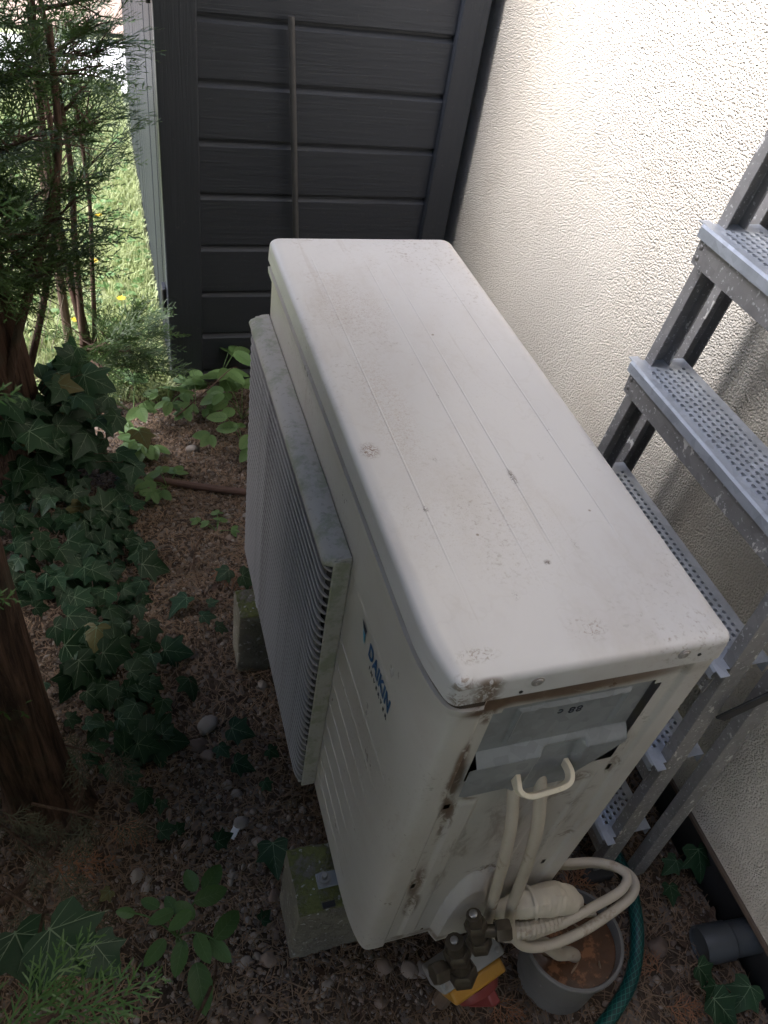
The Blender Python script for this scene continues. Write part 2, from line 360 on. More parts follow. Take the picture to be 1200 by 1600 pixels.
# ------------------------------------------------------------------ mesh helpers
class G:
    def __init__(s): s.v = []; s.f = []; s.mi = []; s.uv = None; s.cur = 0
    def add(s, vs, fs):
        o = len(s.v); s.v += [tuple(v) for v in vs]
        for f in fs: s.f.append(tuple(i+o for i in f)); s.mi.append(s.cur)
    def box(s, x0, x1, y0, y1, z0, z1):
        s.add([(x0, y0, z0), (x1, y0, z0), (x1, y1, z0), (x0, y1, z0), (x0, y0, z1), (x1, y0, z1), (x1, y1, z1), (x0, y1, z1)],
              [(0, 3, 2, 1), (4, 5, 6, 7), (0, 1, 5, 4), (1, 2, 6, 5), (2, 3, 7, 6), (3, 0, 4, 7)])
        return s
    def obox(s, c, ax, h):
        """box with centre c, three axis vectors and half sizes"""
        c = Vector(c); a = [Vector(x).normalized()*k for x, k in zip(ax, h)]
        P = [c+a[0]*i+a[1]*j+a[2]*k for k in (-1, 1) for i, j in ((-1, -1), (1, -1), (1, 1), (-1, 1))]
        s.add(P, [(0, 3, 2, 1), (4, 5, 6, 7), (0, 1, 5, 4), (1, 2, 6, 5), (2, 3, 7, 6), (3, 0, 4, 7)])
        return s
    def bar(s, p, q, w, d, ref=(0, 1, 0)):
        """rectangular bar from p to q; w along ref, d across"""
        p, q = Vector(p), Vector(q); a = (q-p).normalized(); r = Vector(ref); r = (r-a*r.dot(a)).normalized(); o = a.cross(r)
        return s.obox((p+q)/2, (a, r, o), ((q-p).length/2, w/2, d/2))
    def tube(s, pts, r, n=10, caps=True, squash=None):
        pts = [Vector(p) for p in pts]; rs = r if hasattr(r, '__len__') else [r]*len(pts)
        T = []
        for i in range(len(pts)):
            a = pts[max(0, i-1)]; b = pts[min(len(pts)-1, i+1)]; T.append((b-a).normalized())
        ref = Vector((0, 0, 1)) if abs(T[0].z) < .9 else Vector((1, 0, 0))
        N = (ref - T[0]*ref.dot(T[0])).normalized(); o = len(s.v)
        for i, p in enumerate(pts):
            N = (N - T[i]*N.dot(T[i])).normalized(); B = T[i].cross(N)
            for k in range(n):
                a = 2*math.pi*k/n
                s.v.append(tuple(p + (N*math.cos(a)+B*math.sin(a))*rs[i]))
        for i in range(len(pts)-1):
            for k in range(n):
                k2 = (k+1) % n
                s.f.append((o+i*n+k, o+i*n+k2, o+(i+1)*n+k2, o+(i+1)*n+k)); s.mi.append(s.cur)
        if caps:
            s.f.append(tuple(o+k for k in range(n))[::-1]); s.mi.append(s.cur)
            e = o+(len(pts)-1)*n; s.f.append(tuple(e+k for k in range(n))); s.mi.append(s.cur)
        return s
    def loft(s, rings, cap0=True, cap1=True):
        n = len(rings[0]); o = len(s.v)
        for r in rings: s.v += [tuple(v) for v in r]
        for i in range(len(rings)-1):
            for k in range(n):
                k2 = (k+1) % n
                s.f.append((o+i*n+k, o+i*n+k2, o+(i+1)*n+k2, o+(i+1)*n+k)); s.mi.append(s.cur)
        if cap0: s.f.append(tuple(o+k for k in range(n))[::-1]); s.mi.append(s.cur)
        if cap1: e = o+(len(rings)-1)*n; s.f.append(tuple(e+k for k in range(n))); s.mi.append(s.cur)
        return s
    def lathe(s, c, prof, n=32, cap0=True, cap1=True, ax=None):
        c = Vector(c)
        if ax is None: A, B, D = Vector((1, 0, 0)), Vector((0, 1, 0)), Vector((0, 0, 1))
        else:
            D = Vector(ax).normalized(); A = D.orthogonal().normalized(); B = D.cross(A)
        rings = [[c + D*z + (A*math.cos(2*math.pi*k/n)+B*math.sin(2*math.pi*k/n))*r for k in range(n)] for r, z in prof]
        return s.loft(rings, cap0, cap1)
    def build(s, name, mats, parent=None, smooth=35, bevel=0.0, origin=None, segs=2):
        me = bpy.data.meshes.new(name)
        off = Vector(origin) if origin is not None else (Vector(parent['base']) if parent is not None and 'base' in parent else Vector((0, 0, 0)))
        me.from_pydata([(v[0]-off.x, v[1]-off.y, v[2]-off.z) for v in s.v], [], s.f)
        for mm in (mats if isinstance(mats, (list, tuple)) else [mats]): me.materials.append(mm)
        if max(s.mi, default=0) > 0: me.polygons.foreach_set('material_index', s.mi)
        return finish(name, me, parent, smooth, bevel, off if parent is None else None, segs)

def finish(name, me, parent=None, smooth=35, bevel=0.0, loc=None, segs=2):
    me.validate()
    o = bpy.data.objects.new(name, me); COL.objects.link(o)
    if smooth:
        me.shade_smooth(); me.set_sharp_from_angle(angle=R_(smooth))
    if bevel:
        b = o.modifiers.new('bevel', 'BEVEL'); b.width = bevel; b.segments = segs; b.limit_method = 'ANGLE'; b.angle_limit = R_(40)
        b.harden_normals = False
    if parent is not None: o.parent = parent
    elif loc is not None: o.location = loc
    return o

def npmesh(name, V, F, mats, parent=None, mi=None, smooth=0):
    """fast mesh from numpy arrays with equal sided faces"""
    me = bpy.data.meshes.new(name); V = np.asarray(V, np.float32); F = np.asarray(F, np.int32); k = F.shape[1]
    me.vertices.add(len(V)); me.vertices.foreach_set('co', V.ravel())
    me.loops.add(F.size); me.loops.foreach_set('vertex_index', F.ravel())
    me.polygons.add(len(F)); me.polygons.foreach_set('loop_start', np.arange(0, F.size, k, dtype=np.int32))
    try: me.polygons.foreach_set('loop_total', np.full(len(F), k, np.int32))
    except Exception: pass
    for mm in (mats if isinstance(mats, (list, tuple)) else [mats]): me.materials.append(mm)
    if mi is not None: me.polygons.foreach_set('material_index', np.asarray(mi, np.int32))
    me.update(calc_edges=True)
    o = bpy.data.objects.new(name, me); COL.objects.link(o)
    if smooth: me.shade_smooth()
    if parent is not None: o.parent = parent
    return o

def thing(name, label, cat, loc=(0, 0, 0), group=None, rot=None):
    o = bpy.data.objects.new(name, None); COL.objects.link(o); o.empty_display_size = .05
    o.location = loc; o['label'] = label; o['category'] = cat; o['base'] = [float(v) for v in loc]
    if rot: o.rotation_euler = rot
    if group: o['group'] = group
    return o
def tag(o, label, cat, group=None):
    o['label'] = label; o['category'] = cat
    if group: o['group'] = group
    return o
def struct(o): o['kind'] = 'structure'; return o
def stuff(o): o['kind'] = 'stuff'; return o
def smooth_path(pts, n=8):
    P = [Vector(p) for p in pts]; P = [P[0]*2-P[1]]+P+[P[-1]*2-P[-2]]; out = []
    for i in range(1, len(P)-2):
        for k in range(n):
            t = k/n; a, b, c, d = P[i-1], P[i], P[i+1], P[i+2]
            out.append(.5*((2*b)+(c-a)*t+(2*a-5*b+4*c-d)*t*t+(3*b-a-3*c+d)*t**3))
    out.append(P[-2]); return out

# ================================================================== GROUND
GZ = -0.222
def gh(x, y):
    p = Vector((x, y, 0))
    h = GZ + .018*noise.noise(p*1.7) + .010*noise.noise(p*5.3) + .0045*noise.noise(p*17) + .0022*noise.noise(p*47)
    h += .02*max(0, min(1, (-x-.35)/.5))
    return h
X0, X1, Y0, Y1 = -1.9, .785, -1.5, 2.0
nx, ny = 250, 320
V = []
for j in range(ny+1):
    for i in range(nx+1):
        x = X0+(X1-X0)*i/nx; y = Y0+(Y1-Y0)*j/ny
        V.append((x, y, gh(x, y) if 0 < i < nx and 0 < j < ny else -.275 if i < nx else gh(x, y)))
F = [(j*(nx+1)+i, j*(nx+1)+i+1, (j+1)*(nx+1)+i+1, (j+1)*(nx+1)+i) for j in range(ny) for i in range(nx)]
struct(npmesh('soil_bed', V, F, SOIL, smooth=1))
g = G(); g.add([(-150, -150, -.29), (150, -150, -.29), (150, 150, -.29), (-150, 150, -.29)], [(0, 1, 2, 3)])
struct(g.build('ground', TURF, smooth=0))
# lawn beyond the shed and the hedge
V = []; nx, ny = 110, 110
def lh(x, y): return GZ + .018*noise.noise(Vector((x*1.3, y*1.3, 4))) + .008*noise.noise(Vector((x*6, y*6, 1)))
for j in range(ny+1):
    for i in range(nx+1):
        x = -5.0+4.95*i/nx; y = 1.94+3.3*j/ny
        V.append((x, y, lh(x, y)-.008 if 0 < i < nx and 0 < j < ny else -.285))
F = [(j*(nx+1)+i, j*(nx+1)+i+1, (j+1)*(nx+1)+i+1, (j+1)*(nx+1)+i) for j in range(ny) for i in range(nx)]
struct(npmesh('lawn', V, F, TURF, smooth=1))
def strip(name, y0, y1, z, mt, wob):
    g = G(); n = 60; vs = []
    for i in range(n+1):
        x = -14+22*i/n
        vs += [(x, y0+wob*noise.noise(Vector((x*.9, y0, 0))), z), (x, y1+wob*noise.noise(Vector((x*.9, y1, 3))), z)]
    g.add(vs, [(2*i, 2*i+2, 2*i+3, 2*i+1) for i in range(n)]); return struct(g.build(name, mt, smooth=0))
strip('gravel_path', 4.75, 5.75, -.214, PATHM, .12)
strip('bare_earth', 6.1, 11.5, -.262, BROWNG, .15)

# ================================================================== HOUSE
WX = 0.79
h = thing('house', 'cream roughcast house wall rising beside the outdoor unit', 'house', (2.3, -.6, GZ))
g = G(); g.box(WX, 4.2, -4.5, 2.6, -.128, 5.0); hw = g.build('wall', STUCCO, h, smooth=0)
g = G(); g.box(WX+.012, 4.19, -4.49, 2.59, -.32, -.128); g.build('plinth', MEMB, h, smooth=0)
g = G(); g.box(WX-.006, WX+.02, -4.5, 2.6, -.137, -.1275); g.build('drip_edge', simple('brown drip edge', (.13, .095, .07), .6, .2), h, smooth=0)
g = G()
g.add([(WX-.32, -4.8, 4.9), (4.5, -4.8, 4.9), (2.5, -4.8, 6.6), (WX-.32, 2.9, 4.9), (4.5, 2.9, 4.9), (2.5, 2.9, 6.6)],
      [(0, 1, 4, 3), (0, 3, 5, 2), (1, 2, 5, 4), (0, 2, 1), (3, 4, 5)])
g.build('roof', ROOFM, h, smooth=0)

# ================================================================== SHED
SY = 1.87; SX0, SX1 = -.11, .75; SD = 4.05; SH = 2.5
shd = thing('garden_shed', 'dark stained timber shed standing at the end of the alley', 'shed', (.32, 2.9, GZ))
g = G(); g.box(SX0+.02, SX1-.01, SY+.03, SD-.02, -.26, SH-.02); g.build('inner_wall', SHZ, shd, smooth=0)
bz = [-.30, -.170, -.030, .117, .268, .423, .569, .716, .863, 1.01, 1.157, 1.304, 1.451, 1.598, 1.745, 1.892, 2.039, 2.186, 2.333, 2.48]
for i in range(len(bz)-1):
    z0, z1 = bz[i], bz[i+1]; g = G(); a, b = -.03, .69; dn = random.uniform(-.001, .001)
    y = SY+.004+dn
    prof = [(SY+.032, z0-.004), (y+.002, z0-.004), (y, z0-.001), (y, z1-.024), (y+.004, z1-.021), (y+.013, z1-.012), (y+.013, z1-.0045), (SY+.032, z1-.0045)]
    g.loft([[(a, p[0], p[1]) for p in prof], [(b, p[0], p[1]) for p in prof]])
    g.build('board', SHX[i % 4], shd, smooth=0)
g = G(); g.box(SX0, -.008, SY-.018, SY+.03, -.25, SH); g.build('corner_post', SHZ, shd, smooth=30, bevel=.004)
g = G(); g.box(.672, SX1, SY-.018, SY+.03, -.25, SH); g.build('corner_post', SHZ, shd, smooth=30, bevel=.004)
# side wall of upright boards, lawn side
yb = SY+.032; k = 0
while yb < SD-.02:
    w_ = min(.142, SD-.02-yb); g = G(); g.box(SX0+.004-random.uniform(0, .002), SX0+.03, yb, yb+w_-.006, -.24, SH-.01)
    g.build('side_board', SHS, shd, smooth=30, bevel=.003); yb += w_; k += 1
for z in (.875, 1.9, .05):
    g = G(); g.box(SX0-.013, SX0-.001, SY+.01, SY+.045, z, z+.075); g.tube([(SX0-.009, SY-.004, z-.004), (SX0-.009, SY-.004, z+.079)], .006, 10)
    g.build('hinge', simple('black hinge', (.01, .01, .011), .5), shd, bevel=.001)
g = G(); g.lathe((.595, SY-.001, .985), [(.006, 0), (.006, .012), (.003, .016)], 12, ax=(0, -1, 0)); g.build('knob', RUBB, shd)
g = G(); g.box(SX0-.08, SX1+.02, SY-.12, SD+.1, SH, SH+.05); g.build('roof', ROOFM, shd, smooth=0)
g = G(); g.tube([(.3180, SY-.027, gh(.318, 1.84)-.01), (.269, SY-.025, .314), (.2205, SY-.0235, .876)], .0085, 12)
tag(g.build('metal_rod', RODM, origin=(.318, SY-.027, GZ)), 'thin grey metal rod leaning upright against the dark shed boards', 'rod')

# ================================================================== OUTDOOR UNIT
L, Wd, H = .90, .32, .758
HB = .722          # top of the side sheets
ac = thing('outdoor_unit', 'cream air conditioner outdoor unit on concrete blocks beside the house', 'air conditioner', (.16, .45, 0))
# front sheet with its rolled near corner
rc = .034; th = .0025
XF = -.001
out = [(.05, L), (XF+.012, L), (XF+.004, L-.004), (XF, L-.012)] + [(XF, y) for y in np.linspace(L-.03, .16, 20)]
out += [(p.x, p.y) for p in smooth_path([(XF, .13, 0), (XF, .10, 0), (XF+.002, .06, 0), (XF+.006, .03, 0), (XF+.012, .010, 0), (XF+.019, .002, 0), (.030, .0, 0), (.046, .0, 0)], 5)]
out += [(.050, .004)]
g = G(); n = len(out)
vs = [(x, y, 0.0) for x, y in out]+[(x, y, HB) for x, y in out]
g.add(vs, [(i, i+1, n+i+1, n+i) for i in range(n-1)])
# pressed ridges on the front sheet
for z, y0, y1 in ((.590, .098, .900), (.450, .06, .292), (.392, .075, .292), (.336, .085, .292), (.281, .09, .292), (.225, .09, .292), (.168, .09, .292), (.112, .09, .292), (.06, .09, .292)):
    r = .0026 if z > .5 else .0018
    yy0, yy1 = y0, y1
    f_ = XF+(.0005 if yy0 < .095 else 0)
    g.add([(f_+.0006, yy0, z-r), (XF+.0006, yy1, z-r), (XF-.0014, yy1, z), (f_-.0013, yy0+.01, z), (f_+.0006, yy0, z+r), (XF+.0006, yy1, z+r)],
          [(0, 3, 2, 1), (3, 4, 5, 2), (0, 4, 3)])
lipv = []
for i in range(n-1):
    a = Vector((*out[max(0, i-1)], 0)); b = Vector((*out[min(n-1, i+1)], 0)); d = (b-a).normalized(); o_ = Vector((d.y, -d.x, 0)) if True else 0
    if i < 3: continue
    q = Vector((*out[i], 0)); o_ = Vector((-abs(d.y), -abs(d.x), 0)); lipv.append([(q.x-o_.x*.002, q.y-o_.y*.002, .699), (q.x+o_.x*.0074, q.y+o_.y*.0050, .701), (q.x+o_.x*.0082, q.y+o_.y*.0054, .7115), (q.x-o_.x*.002, q.y-o_.y*.002, .7125)])
g.loft(lipv)
g.build('front_panel', ENSIDE, ac, smooth=50)
g = G(); lv = [[(v[0][0], v[0][1], .7130), (v[1][0]*.5+v[0][0]*.5-.0012, v[1][1]*.5+v[0][1]*.5-.0008, .7130), (v[1][0]*.5+v[0][0]*.5-.0012, v[1][1]*.5+v[0][1]*.5-.0008, .7230), (v[0][0], v[0][1], .7230)] for v in lipv]
g.loft(lv); g.build('seam_dirt', simple('dark seam dirt', (.05, .034, .022), .95, var=.5, vs=60), ac, smooth=0)
# side sheet as a pressed height field with a window and knock-outs
xs = np.unique(np.concatenate([np.linspace(.046, .316, 136), [.064, .268]]))
zs = np.unique(np.concatenate([np.linspace(.0, HB, 200), [.516, .680, .688]]))
def trap(v, a, b, s): return max(0.0, min(1.0, (v-a)/s, (b-v)/s))
holes = [(.0525, .0605, .470, .484), (.0535, .0605, .226, .238), (.272, .278, .482, .496), (.272, .278, .190, .202), (.108, .112, .018, .024), (.150, .1545, .014, .019), (.090, .094, .11, .114)]
def side_y(x, z):
    d = 0.0
    d += .0035*trap(x, .066, .098, .006)*trap(z, .02, .49, .012)
    d += .0030*trap(x, .176, .206, .006)*trap(z, .19, .50, .012)
    d += .0025*trap(x, .246, .262, .005)*trap(z, .02, .49, .012)
    d += .004*trap(x, .285, .330, .006)
    # valve cover bulge
    rx = (x-.160)/.036; rz = (z-.045)/.185
    if rz > -.3:
        q = 1-(abs(rx)**2.6+max(0, rz)**2.6)
        d += .017*max(0.0, min(1.0, q*2.2))
    return .004-d
vid = {}; V = []; F = []
keep = lambda xc, zc: not ((.064 < xc < .268 and .516+(.02 if xc < .074 else 0) < zc < (.688 if .074 < xc < .258 else .680)) or any(a < xc < b and c < zc < d for a, b, c, d in holes))
for j in range(len(zs)-1):
    for i in range(len(xs)-1):
        if not keep((xs[i]+xs[i+1])/2, (zs[j]+zs[j+1])/2): continue
        q = []
        for ii, jj in ((i, j), (i+1, j), (i+1, j+1), (i, j+1)):
            if (ii, jj) not in vid: vid[(ii, jj)] = len(V); V.append((xs[ii], side_y(xs[ii], zs[jj]), zs[jj]))
            q.append(vid[(ii, jj)])
        F.append(q)
g = G(); g.add(V, F)
# folded return round the rear corner and flap strips at the window edge
e = len(g.v); y0 = side_y(.316, .3)
g.add([(.316, y0, 0), (.319, y0+.003, 0), (.320, y0+.008, 0), (.320, .10, 0), (.316, y0, HB), (.319, y0+.003, HB), (.320, y0+.008, HB), (.320, .10, HB)], [(0, 1, 5, 4), (1, 2, 6, 5), (2, 3, 7, 6)])
for a, b, c, d in ((.074, .258, .688, .688), ):
    g.add([(a, .004, c), (b, .004, c), (b, .016, c), (a, .016, c)], [(0, 1, 2, 3)])
sp = g.build('side_panel', ENSIDE, ac, smooth=40)
# dirt lying in the seams
def mat_dirt():
    t = NT('caked dirt'); c = t.mix(t.noise(60, 5), (.085, .055, .035), (.16, .11, .075))
    return t.fin(c, .95, 0, t.bump(t.noise(220, 4), .8, .002), .15)
DIRT = mat_dirt()
g = G(); g.box(.058, .282, .03, .034, .50, .712); g.build('window_backing', DARK, ac, smooth=0)  # black sheet paints the shade seen through the window gaps
g = G(); g.box(.006, .314, .03, L-.006, -.001, .02); g.build('base_pan', ENAMEL, ac, bevel=.003)
g = G(); g.box(.045, .317, L-.004, L, .0, HB); g.build('far_panel', ENAMEL, ac, smooth=0)
g = G(); g.box(.312, .316, .10, L-.004, .0, HB)
for k in range(60): g.box(.316, .3185, .10, L-.004, .012+k*.0118, .0145+k*.0118)
stuff(g.build('rear_coil', GALVP, ac, smooth=0))
# galvanised cover plate in the side window: raised lower skirt with a pocket, dropped top sheet
NX, NZ = 92, 90
xa, xb, za, zb = .068, .262, .512, .687
def sm(t): t = max(0, min(1, t)); return t*t*(3-2*t)
def plate_y(x, z):
    u = (x-xa)/(xb-xa)
    ledge_lo, ledge_hi = .577, .592
    s = 1-max(0, min(1, (z-ledge_lo)/(ledge_hi-ledge_lo)))      # 1 on the skirt
    y = .010-.014*s
    # sloping pocket in the middle of the skirt
    pk = trap(x, .140+.10*max(0, z-.50), .208, .008)*trap(z, .40, .588, .006)
    y = y*(1-pk*s)+(.009-.012*max(0, (.590-z)/.095))*pk*s
    # pressed frame on the upper sheet
    fr = max(0, 1-abs(min(x-.097, .238-x, .672-z)-.004)/.004) if (.089 < x < .246 and z > .603 and z < .680) else 0
    y -= .0045*fr
    return y
def low_edge(x):
    if x < .118: return .512+.0*(x)
    if x < .140: return .512-.016*sm((x-.118)/.022)
    if x < .204: return .496
    if x < .218: return .496+.024*sm((x-.204)/.014)
    return .520+.050*(x-.218)/.044
V = []; F = []
for j in range(NZ+1):
    for i in range(NX+1):
        x = xa+(xb-xa)*i/NX; lo = low_edge(x); z = lo+(zb-lo)*j/NZ; V.append((x, plate_y(x, z), z))
for j in range(NZ):
    for i in range(NX): q = j*(NX+1)+i; F.append((q, q+1, q+NX+2, q+NX+1))
g = G(); g.add(V, F)
# left flange
g.add([(xa, -.004, .512), (xa-.008, -.0035, .516), (xa-.008, -.0035, .575), (xa, -.004, .578)], [(0, 1, 2, 3)])
cp = g.build('cover_plate', GALVP, ac, smooth=18)
for x, z in ((.100, .524), (.226, .541)):
    g = G(); g.lathe((x, plate_y(x, z), z), [(.0085, -.001), (.0085, .0015), (.0052, .002), (.0052, .0065), (.0035, .008)], 6 if False else 14, ax=(0, -1, 0)); g.build('screw', BOLT, cp)
# stamped figures on the plate (upside down)
def text_mesh(body, size, bold=0.0, ext=.0002, sx=1.0):
    cu = bpy.data.curves.new('txt', 'FONT'); cu.body = body; cu.size = size; cu.offset = bold; cu.extrude = ext; cu.resolution_u = 4
    cu.align_x = 'CENTER'; cu.space_character = 1.10
    to = bpy.data.objects.new('txt', cu); COL.objects.link(to)
    dg = bpy.context.evaluated_depsgraph_get(); dg.update()
    me = bpy.data.meshes.new_from_object(to.evaluated_get(dg))
    bpy.data.objects.remove(to); bpy.data.curves.remove(cu)
    return me
def put_text(name, body, size, mt, M4, parent, bold=0.0):
    me = text_mesh(body, size, bold); me.transform(M4); me.transform(Matrix.Translation(-Vector(parent['base']))) if 'base' in parent else me.transform(Matrix.Translation(-Vector(ac['base'])))
    me.materials.clear(); me.materials.append(mt)
    o = bpy.data.objects.new(name, me); COL.objects.link(o); o.parent = parent; return o
M4 = Matrix.Translation((.168, plate_y(.168, .64)-.0015, .652)) @ Matrix(((-1, 0, 0, 0), (0, 0, 1, 0), (0, -1, 0, 0), (0, 0, 0, 1))).to_4x4()
M4 = Matrix.Translation((.168, .0095, .652)) @ Matrix.Rotation(math.pi, 4, 'Y') @ Matrix.Rotation(math.pi/2, 4, 'X')
put_text('stamp', '88 c', .017, BLACKP, M4, cp)
# cream cable clamp bridging the bottom of the plate
g = G()
P = smooth_path([(.130, .004, .533), (.125, -.012, .538), (.125, -.022, .536), (.137, -.027, .531), (.158, -.027, .532), (.178, -.026, .534), (.189, -.022, .536), (.194, -.012, .538), (.195, .004, .536)], 5)
for i in range(len(P)-1): pass
rings = []
for i, p in enumerate(P):
    a = P[max(0, i-1)]; b = P[min(len(P)-1, i+1)]; t_ = (b-a).normalized(); nn = Vector((0, -.55, .83)); nn = (nn-t_*nn.dot(t_)).normalized(); bb = t_.cross(nn)
    rings.append([p+nn*.0068*i_+bb*.0032*j_ for i_, j_ in ((-1, -1), (1, -1), (1, 1), (-1, 1))])
g.loft(rings); cl = g.build('cable_clamp', simple('ivory clamp plastic', (.62, .56, .42), .5, vs=30, dirt=[((.2, .15, .09), 40, .6, .72)]), ac, bevel=.0012)
# lid: rim, rolled edge, gently crowned top with pressed lines
def rrect(x0, x1, y0, y1, rs, n=10):
    P = []
    for (cx, cy, a0, r) in ((x0+rs[0], y0+rs[0], 180, rs[0]), (x1-rs[1], y0+rs[1], 270, rs[1]), (x1-rs[2], y1-rs[2], 0, rs[2]), (x0+rs[3], y1-rs[3], 90, rs[3])):
        for k in range(n+1):
            a = R_(a0+90*k/n); P.append((cx+r*math.cos(a), cy+r*math.sin(a)))
    for y in (.20, .14, .11, .09, .075, .06, .045, .03): P.append((x0, y))
    return P
def ring(ins, z, r0=(.040, .020, .022, .022)):
    P = rrect(-.009+ins, Wd+.004-ins, -.004+ins, L+.006-ins, [max(.005, r-ins*.6) for r in (.012, .014, .020, .020)])
    # the front edge sweeps back toward the near corner
    return [(x+.0125*max(0, 1-y/.085)**2*max(0, 1-(x+.009)/.06), y, z) for x, y in P]
g = G(); fr = .0085
rings = [ring(.010, H-.034), ring(.0035, H-.0375), ring(.0, H-.0345), ring(.0005, H-.020)]
rings += [ring(.0012+fr*(1-math.cos(a)), H-.0012-fr*(1-math.sin(a))) for a in np.linspace(0, math.pi/2*.96, 8)]
rings += [ring(.0125, H-.0002), ring(.020, H), ring(.034, H+.0002)]
g.loft(rings, False, True)
lid = g.build('lid', ENTOP, ac, smooth=40)
# pressed lines in the lid
def press(x0, x1, y0, y1, hgt, s=.0022):
    g = G(); z = H+.0001; Y = np.linspace(y0, y1, 24); rings = []
    for y in Y:
        k = max(0.0, min(1, (y-y0)/.22, (y1-y)/.10)); hh = hgt*k*k*(3-2*k)
        rings.append([(x0-s, y, z), (x0, y, z+hh), (x1, y, z+hh), (x1+s, y, z)])
    o = len(g.v); V_ = [v for r in rings for v in r]
    g.add(V_, [(4*i+k, 4*i+k+1, 4*i+k+5, 4*i+k+4) for i in range(len(Y)-1) for k in range(3)])
    return g.build('pressed_rib', ENTOP, lid, smooth=12, origin=ac['base'])
for x_ in (.050, .139, .177, .264): press(x_-.0006, x_+.0006, .030, .870, .00055, .0012)
for x, y, z in ((.093, -.0042, H-.016), (.262, -.0042, H-.014)):
    g = G(); g.lathe((x, y+.0008, z), [(.0072, 0), (.0072, .0006), (.0052, .0008), (.005, .0018), (.0035, .0022), (.0018, .0014)], 16, ax=(0, -1, 0)); g.build('lid_screw', simple('painted screw', (.30, .275, .25), .5, .2, var=.5, vs=120), lid, origin=ac['base'])
for x, z in ((.078, H-.029), (.283, H-.019)):
    g = G(); g.lathe((x, -.0035, z), [(.0022, 0), (.0022, .001)], 10, ax=(0, -1, 0)); g.build('lid_hole_shade', DARK, lid, origin=ac['base'])  # dark disc paints the shade of a small hole
# fan guard
gy0, gy1, gz0, gz1, gd = .290, .895, .006, .612, .037
gu = G()
gu.box(-.027, XF-.0003, gy0, gy0+.004, gz0, gz1); gu.box(-.027, XF-.0003, gy1-.004, gy1, gz0, gz1)
gu.box(-.030, XF-.0003, gy0+.01, gy1-.01, gz0-.004, gz0+.004)
# deep sloping top member
pr = [(XF-.0003, gz1+.004), (-.024, gz1+.003), (-.037, gz1-.003), (-.040, gz1-.008), (-.038, gz1-.012), (XF-.0003, gz1-.012)]
gu.loft([[((x*.62 if abs(x) > .014 else x) if e else x, y, z) for x, z in pr] for y, e in ((gy0+.001, 1), (gy0+.008, 0), (gy0+.022, 0), (gy1-.022, 0), (gy1-.008, 0), (gy1-.001, 1))])
fg = gu.build('fan_guard', GUARD, ac, smooth=35, bevel=.002)
ns = 33; pitch = (gz1-.022-gz0-.014)/(ns-1)
path = [(-.023, gy0+.003)] + [(-.025-(gd-.027)*math.sin(a), gy0+.003+.026*(1-math.cos(a))) for a in np.linspace(.15, math.pi/2, 8)]
path += [(-gd+.002, y) for y in np.linspace(gy0+.05, gy1-.05, 6)]
path += [(-.025-(gd-.027)*math.sin(a), gy1-.003-.026*(1-math.cos(a))) for a in np.linspace(math.pi/2, .15, 8)] + [(-.020, gy1-.003)]
sl = None
rings = [[(x+.001, y, -.0022), (x-.0020, y, -.0016), (x-.0024, y, .0004), (x-.0010, y, .0018), (x+.0022, y, .0014), (x+.0022, y, -.0014)] for x, y in path]
g = G(); g.loft(rings); sl = g.build('slat', SLAT, fg, smooth=30, origin=(0, 0, 0)); sme = sl.data
for k in range(ns):
    o = sl if k == 0 else sl.copy()
    if k: COL.objects.link(o); o.parent = fg
    o.location = (-ac['base'][0], -ac['base'][1], gz0+.016+k*pitch-ac['base'][2])
for y in np.linspace(gy0+.07, gy1-.07, 7):
    g = G(); g.box(-gd+.005, -.012, y-.002, y+.002, gz0+.006, gz1-.010); g.build('guard_rib', SLAT, fg, smooth=0, origin=ac['base'])
g = G(); g.box(XF-.0005, XF+.0012, gy0+.02, gy1-.02, gz0+.01, gz1-.01)
g.build('fan_opening_shade', DARK, ac, smooth=0)  # flat black sheet on the panel paints the shade behind the slats
g = G()
for k in range(3):
    a0 = k*2.094; c0 = Vector((-.006, (gy0+gy1)/2, (gz0+gz1)/2)); vs = []
    for i in range(9):
        for rr in (.06, .16, .24):
            a = a0+1.35*i/8; vs.append((c0.x+.006*(i/8)-.004, c0.y+rr*math.cos(a), c0.z+rr*math.sin(a)))
    g.add(vs, [(3*i+j, 3*i+j+1, 3*i+j+4, 3*i+j+3) for i in range(8) for j in range(2)])
g.lathe(c0, [(.07, -.001), (.07, .004), (.05, .006)], 24, ax=(-1, 0, 0)); g.build('fan', simple('grey fan plastic', (.10, .10, .10), .6), ac)
# maker's mark on the front sheet
MB_ = lambda y, z: Matrix.Translation((XF-.0012, y, z)) @ Matrix(((0, 0, -1, 0), (-1, 0, 0, 0), (0, 1, 0, 0), (0, 0, 0, 1)))
lg = thing  # (marks are parts of the unit)
tx = put_text('maker_mark', 'DAIKIN', .0325, BLUE, MB_(.141, .5525) @ Matrix.Diagonal((.76, 1, 1, 1)), ac, .0009)
tx2 = put_text('maker_line', 'I N V E R T E R', .0085, BLACKP, MB_(.136, .537) @ Matrix.Diagonal((1.25, 1, 1, 1)), ac, .0001)
g = G(); X = XF-.0013
g.add([(X, .222, .577), (X, .201, .577), (X, .2035, .567), (X, .214, .568)], [(0, 3, 2, 1)]); g.build('mark_triangle', BLACKP, ac, smooth=0)
g = G()
for a, b in ((0, .0045), (.006, .010)):
    g.add([(X, .2145-a, .5665), (X, .2145-b, .566), (X, .204-b*.2, .549), (X, .2045-a*.2+.002, .551)], [(0, 1, 2, 3)])
g.build('mark_stripe', CYAN, ac, smooth=0)
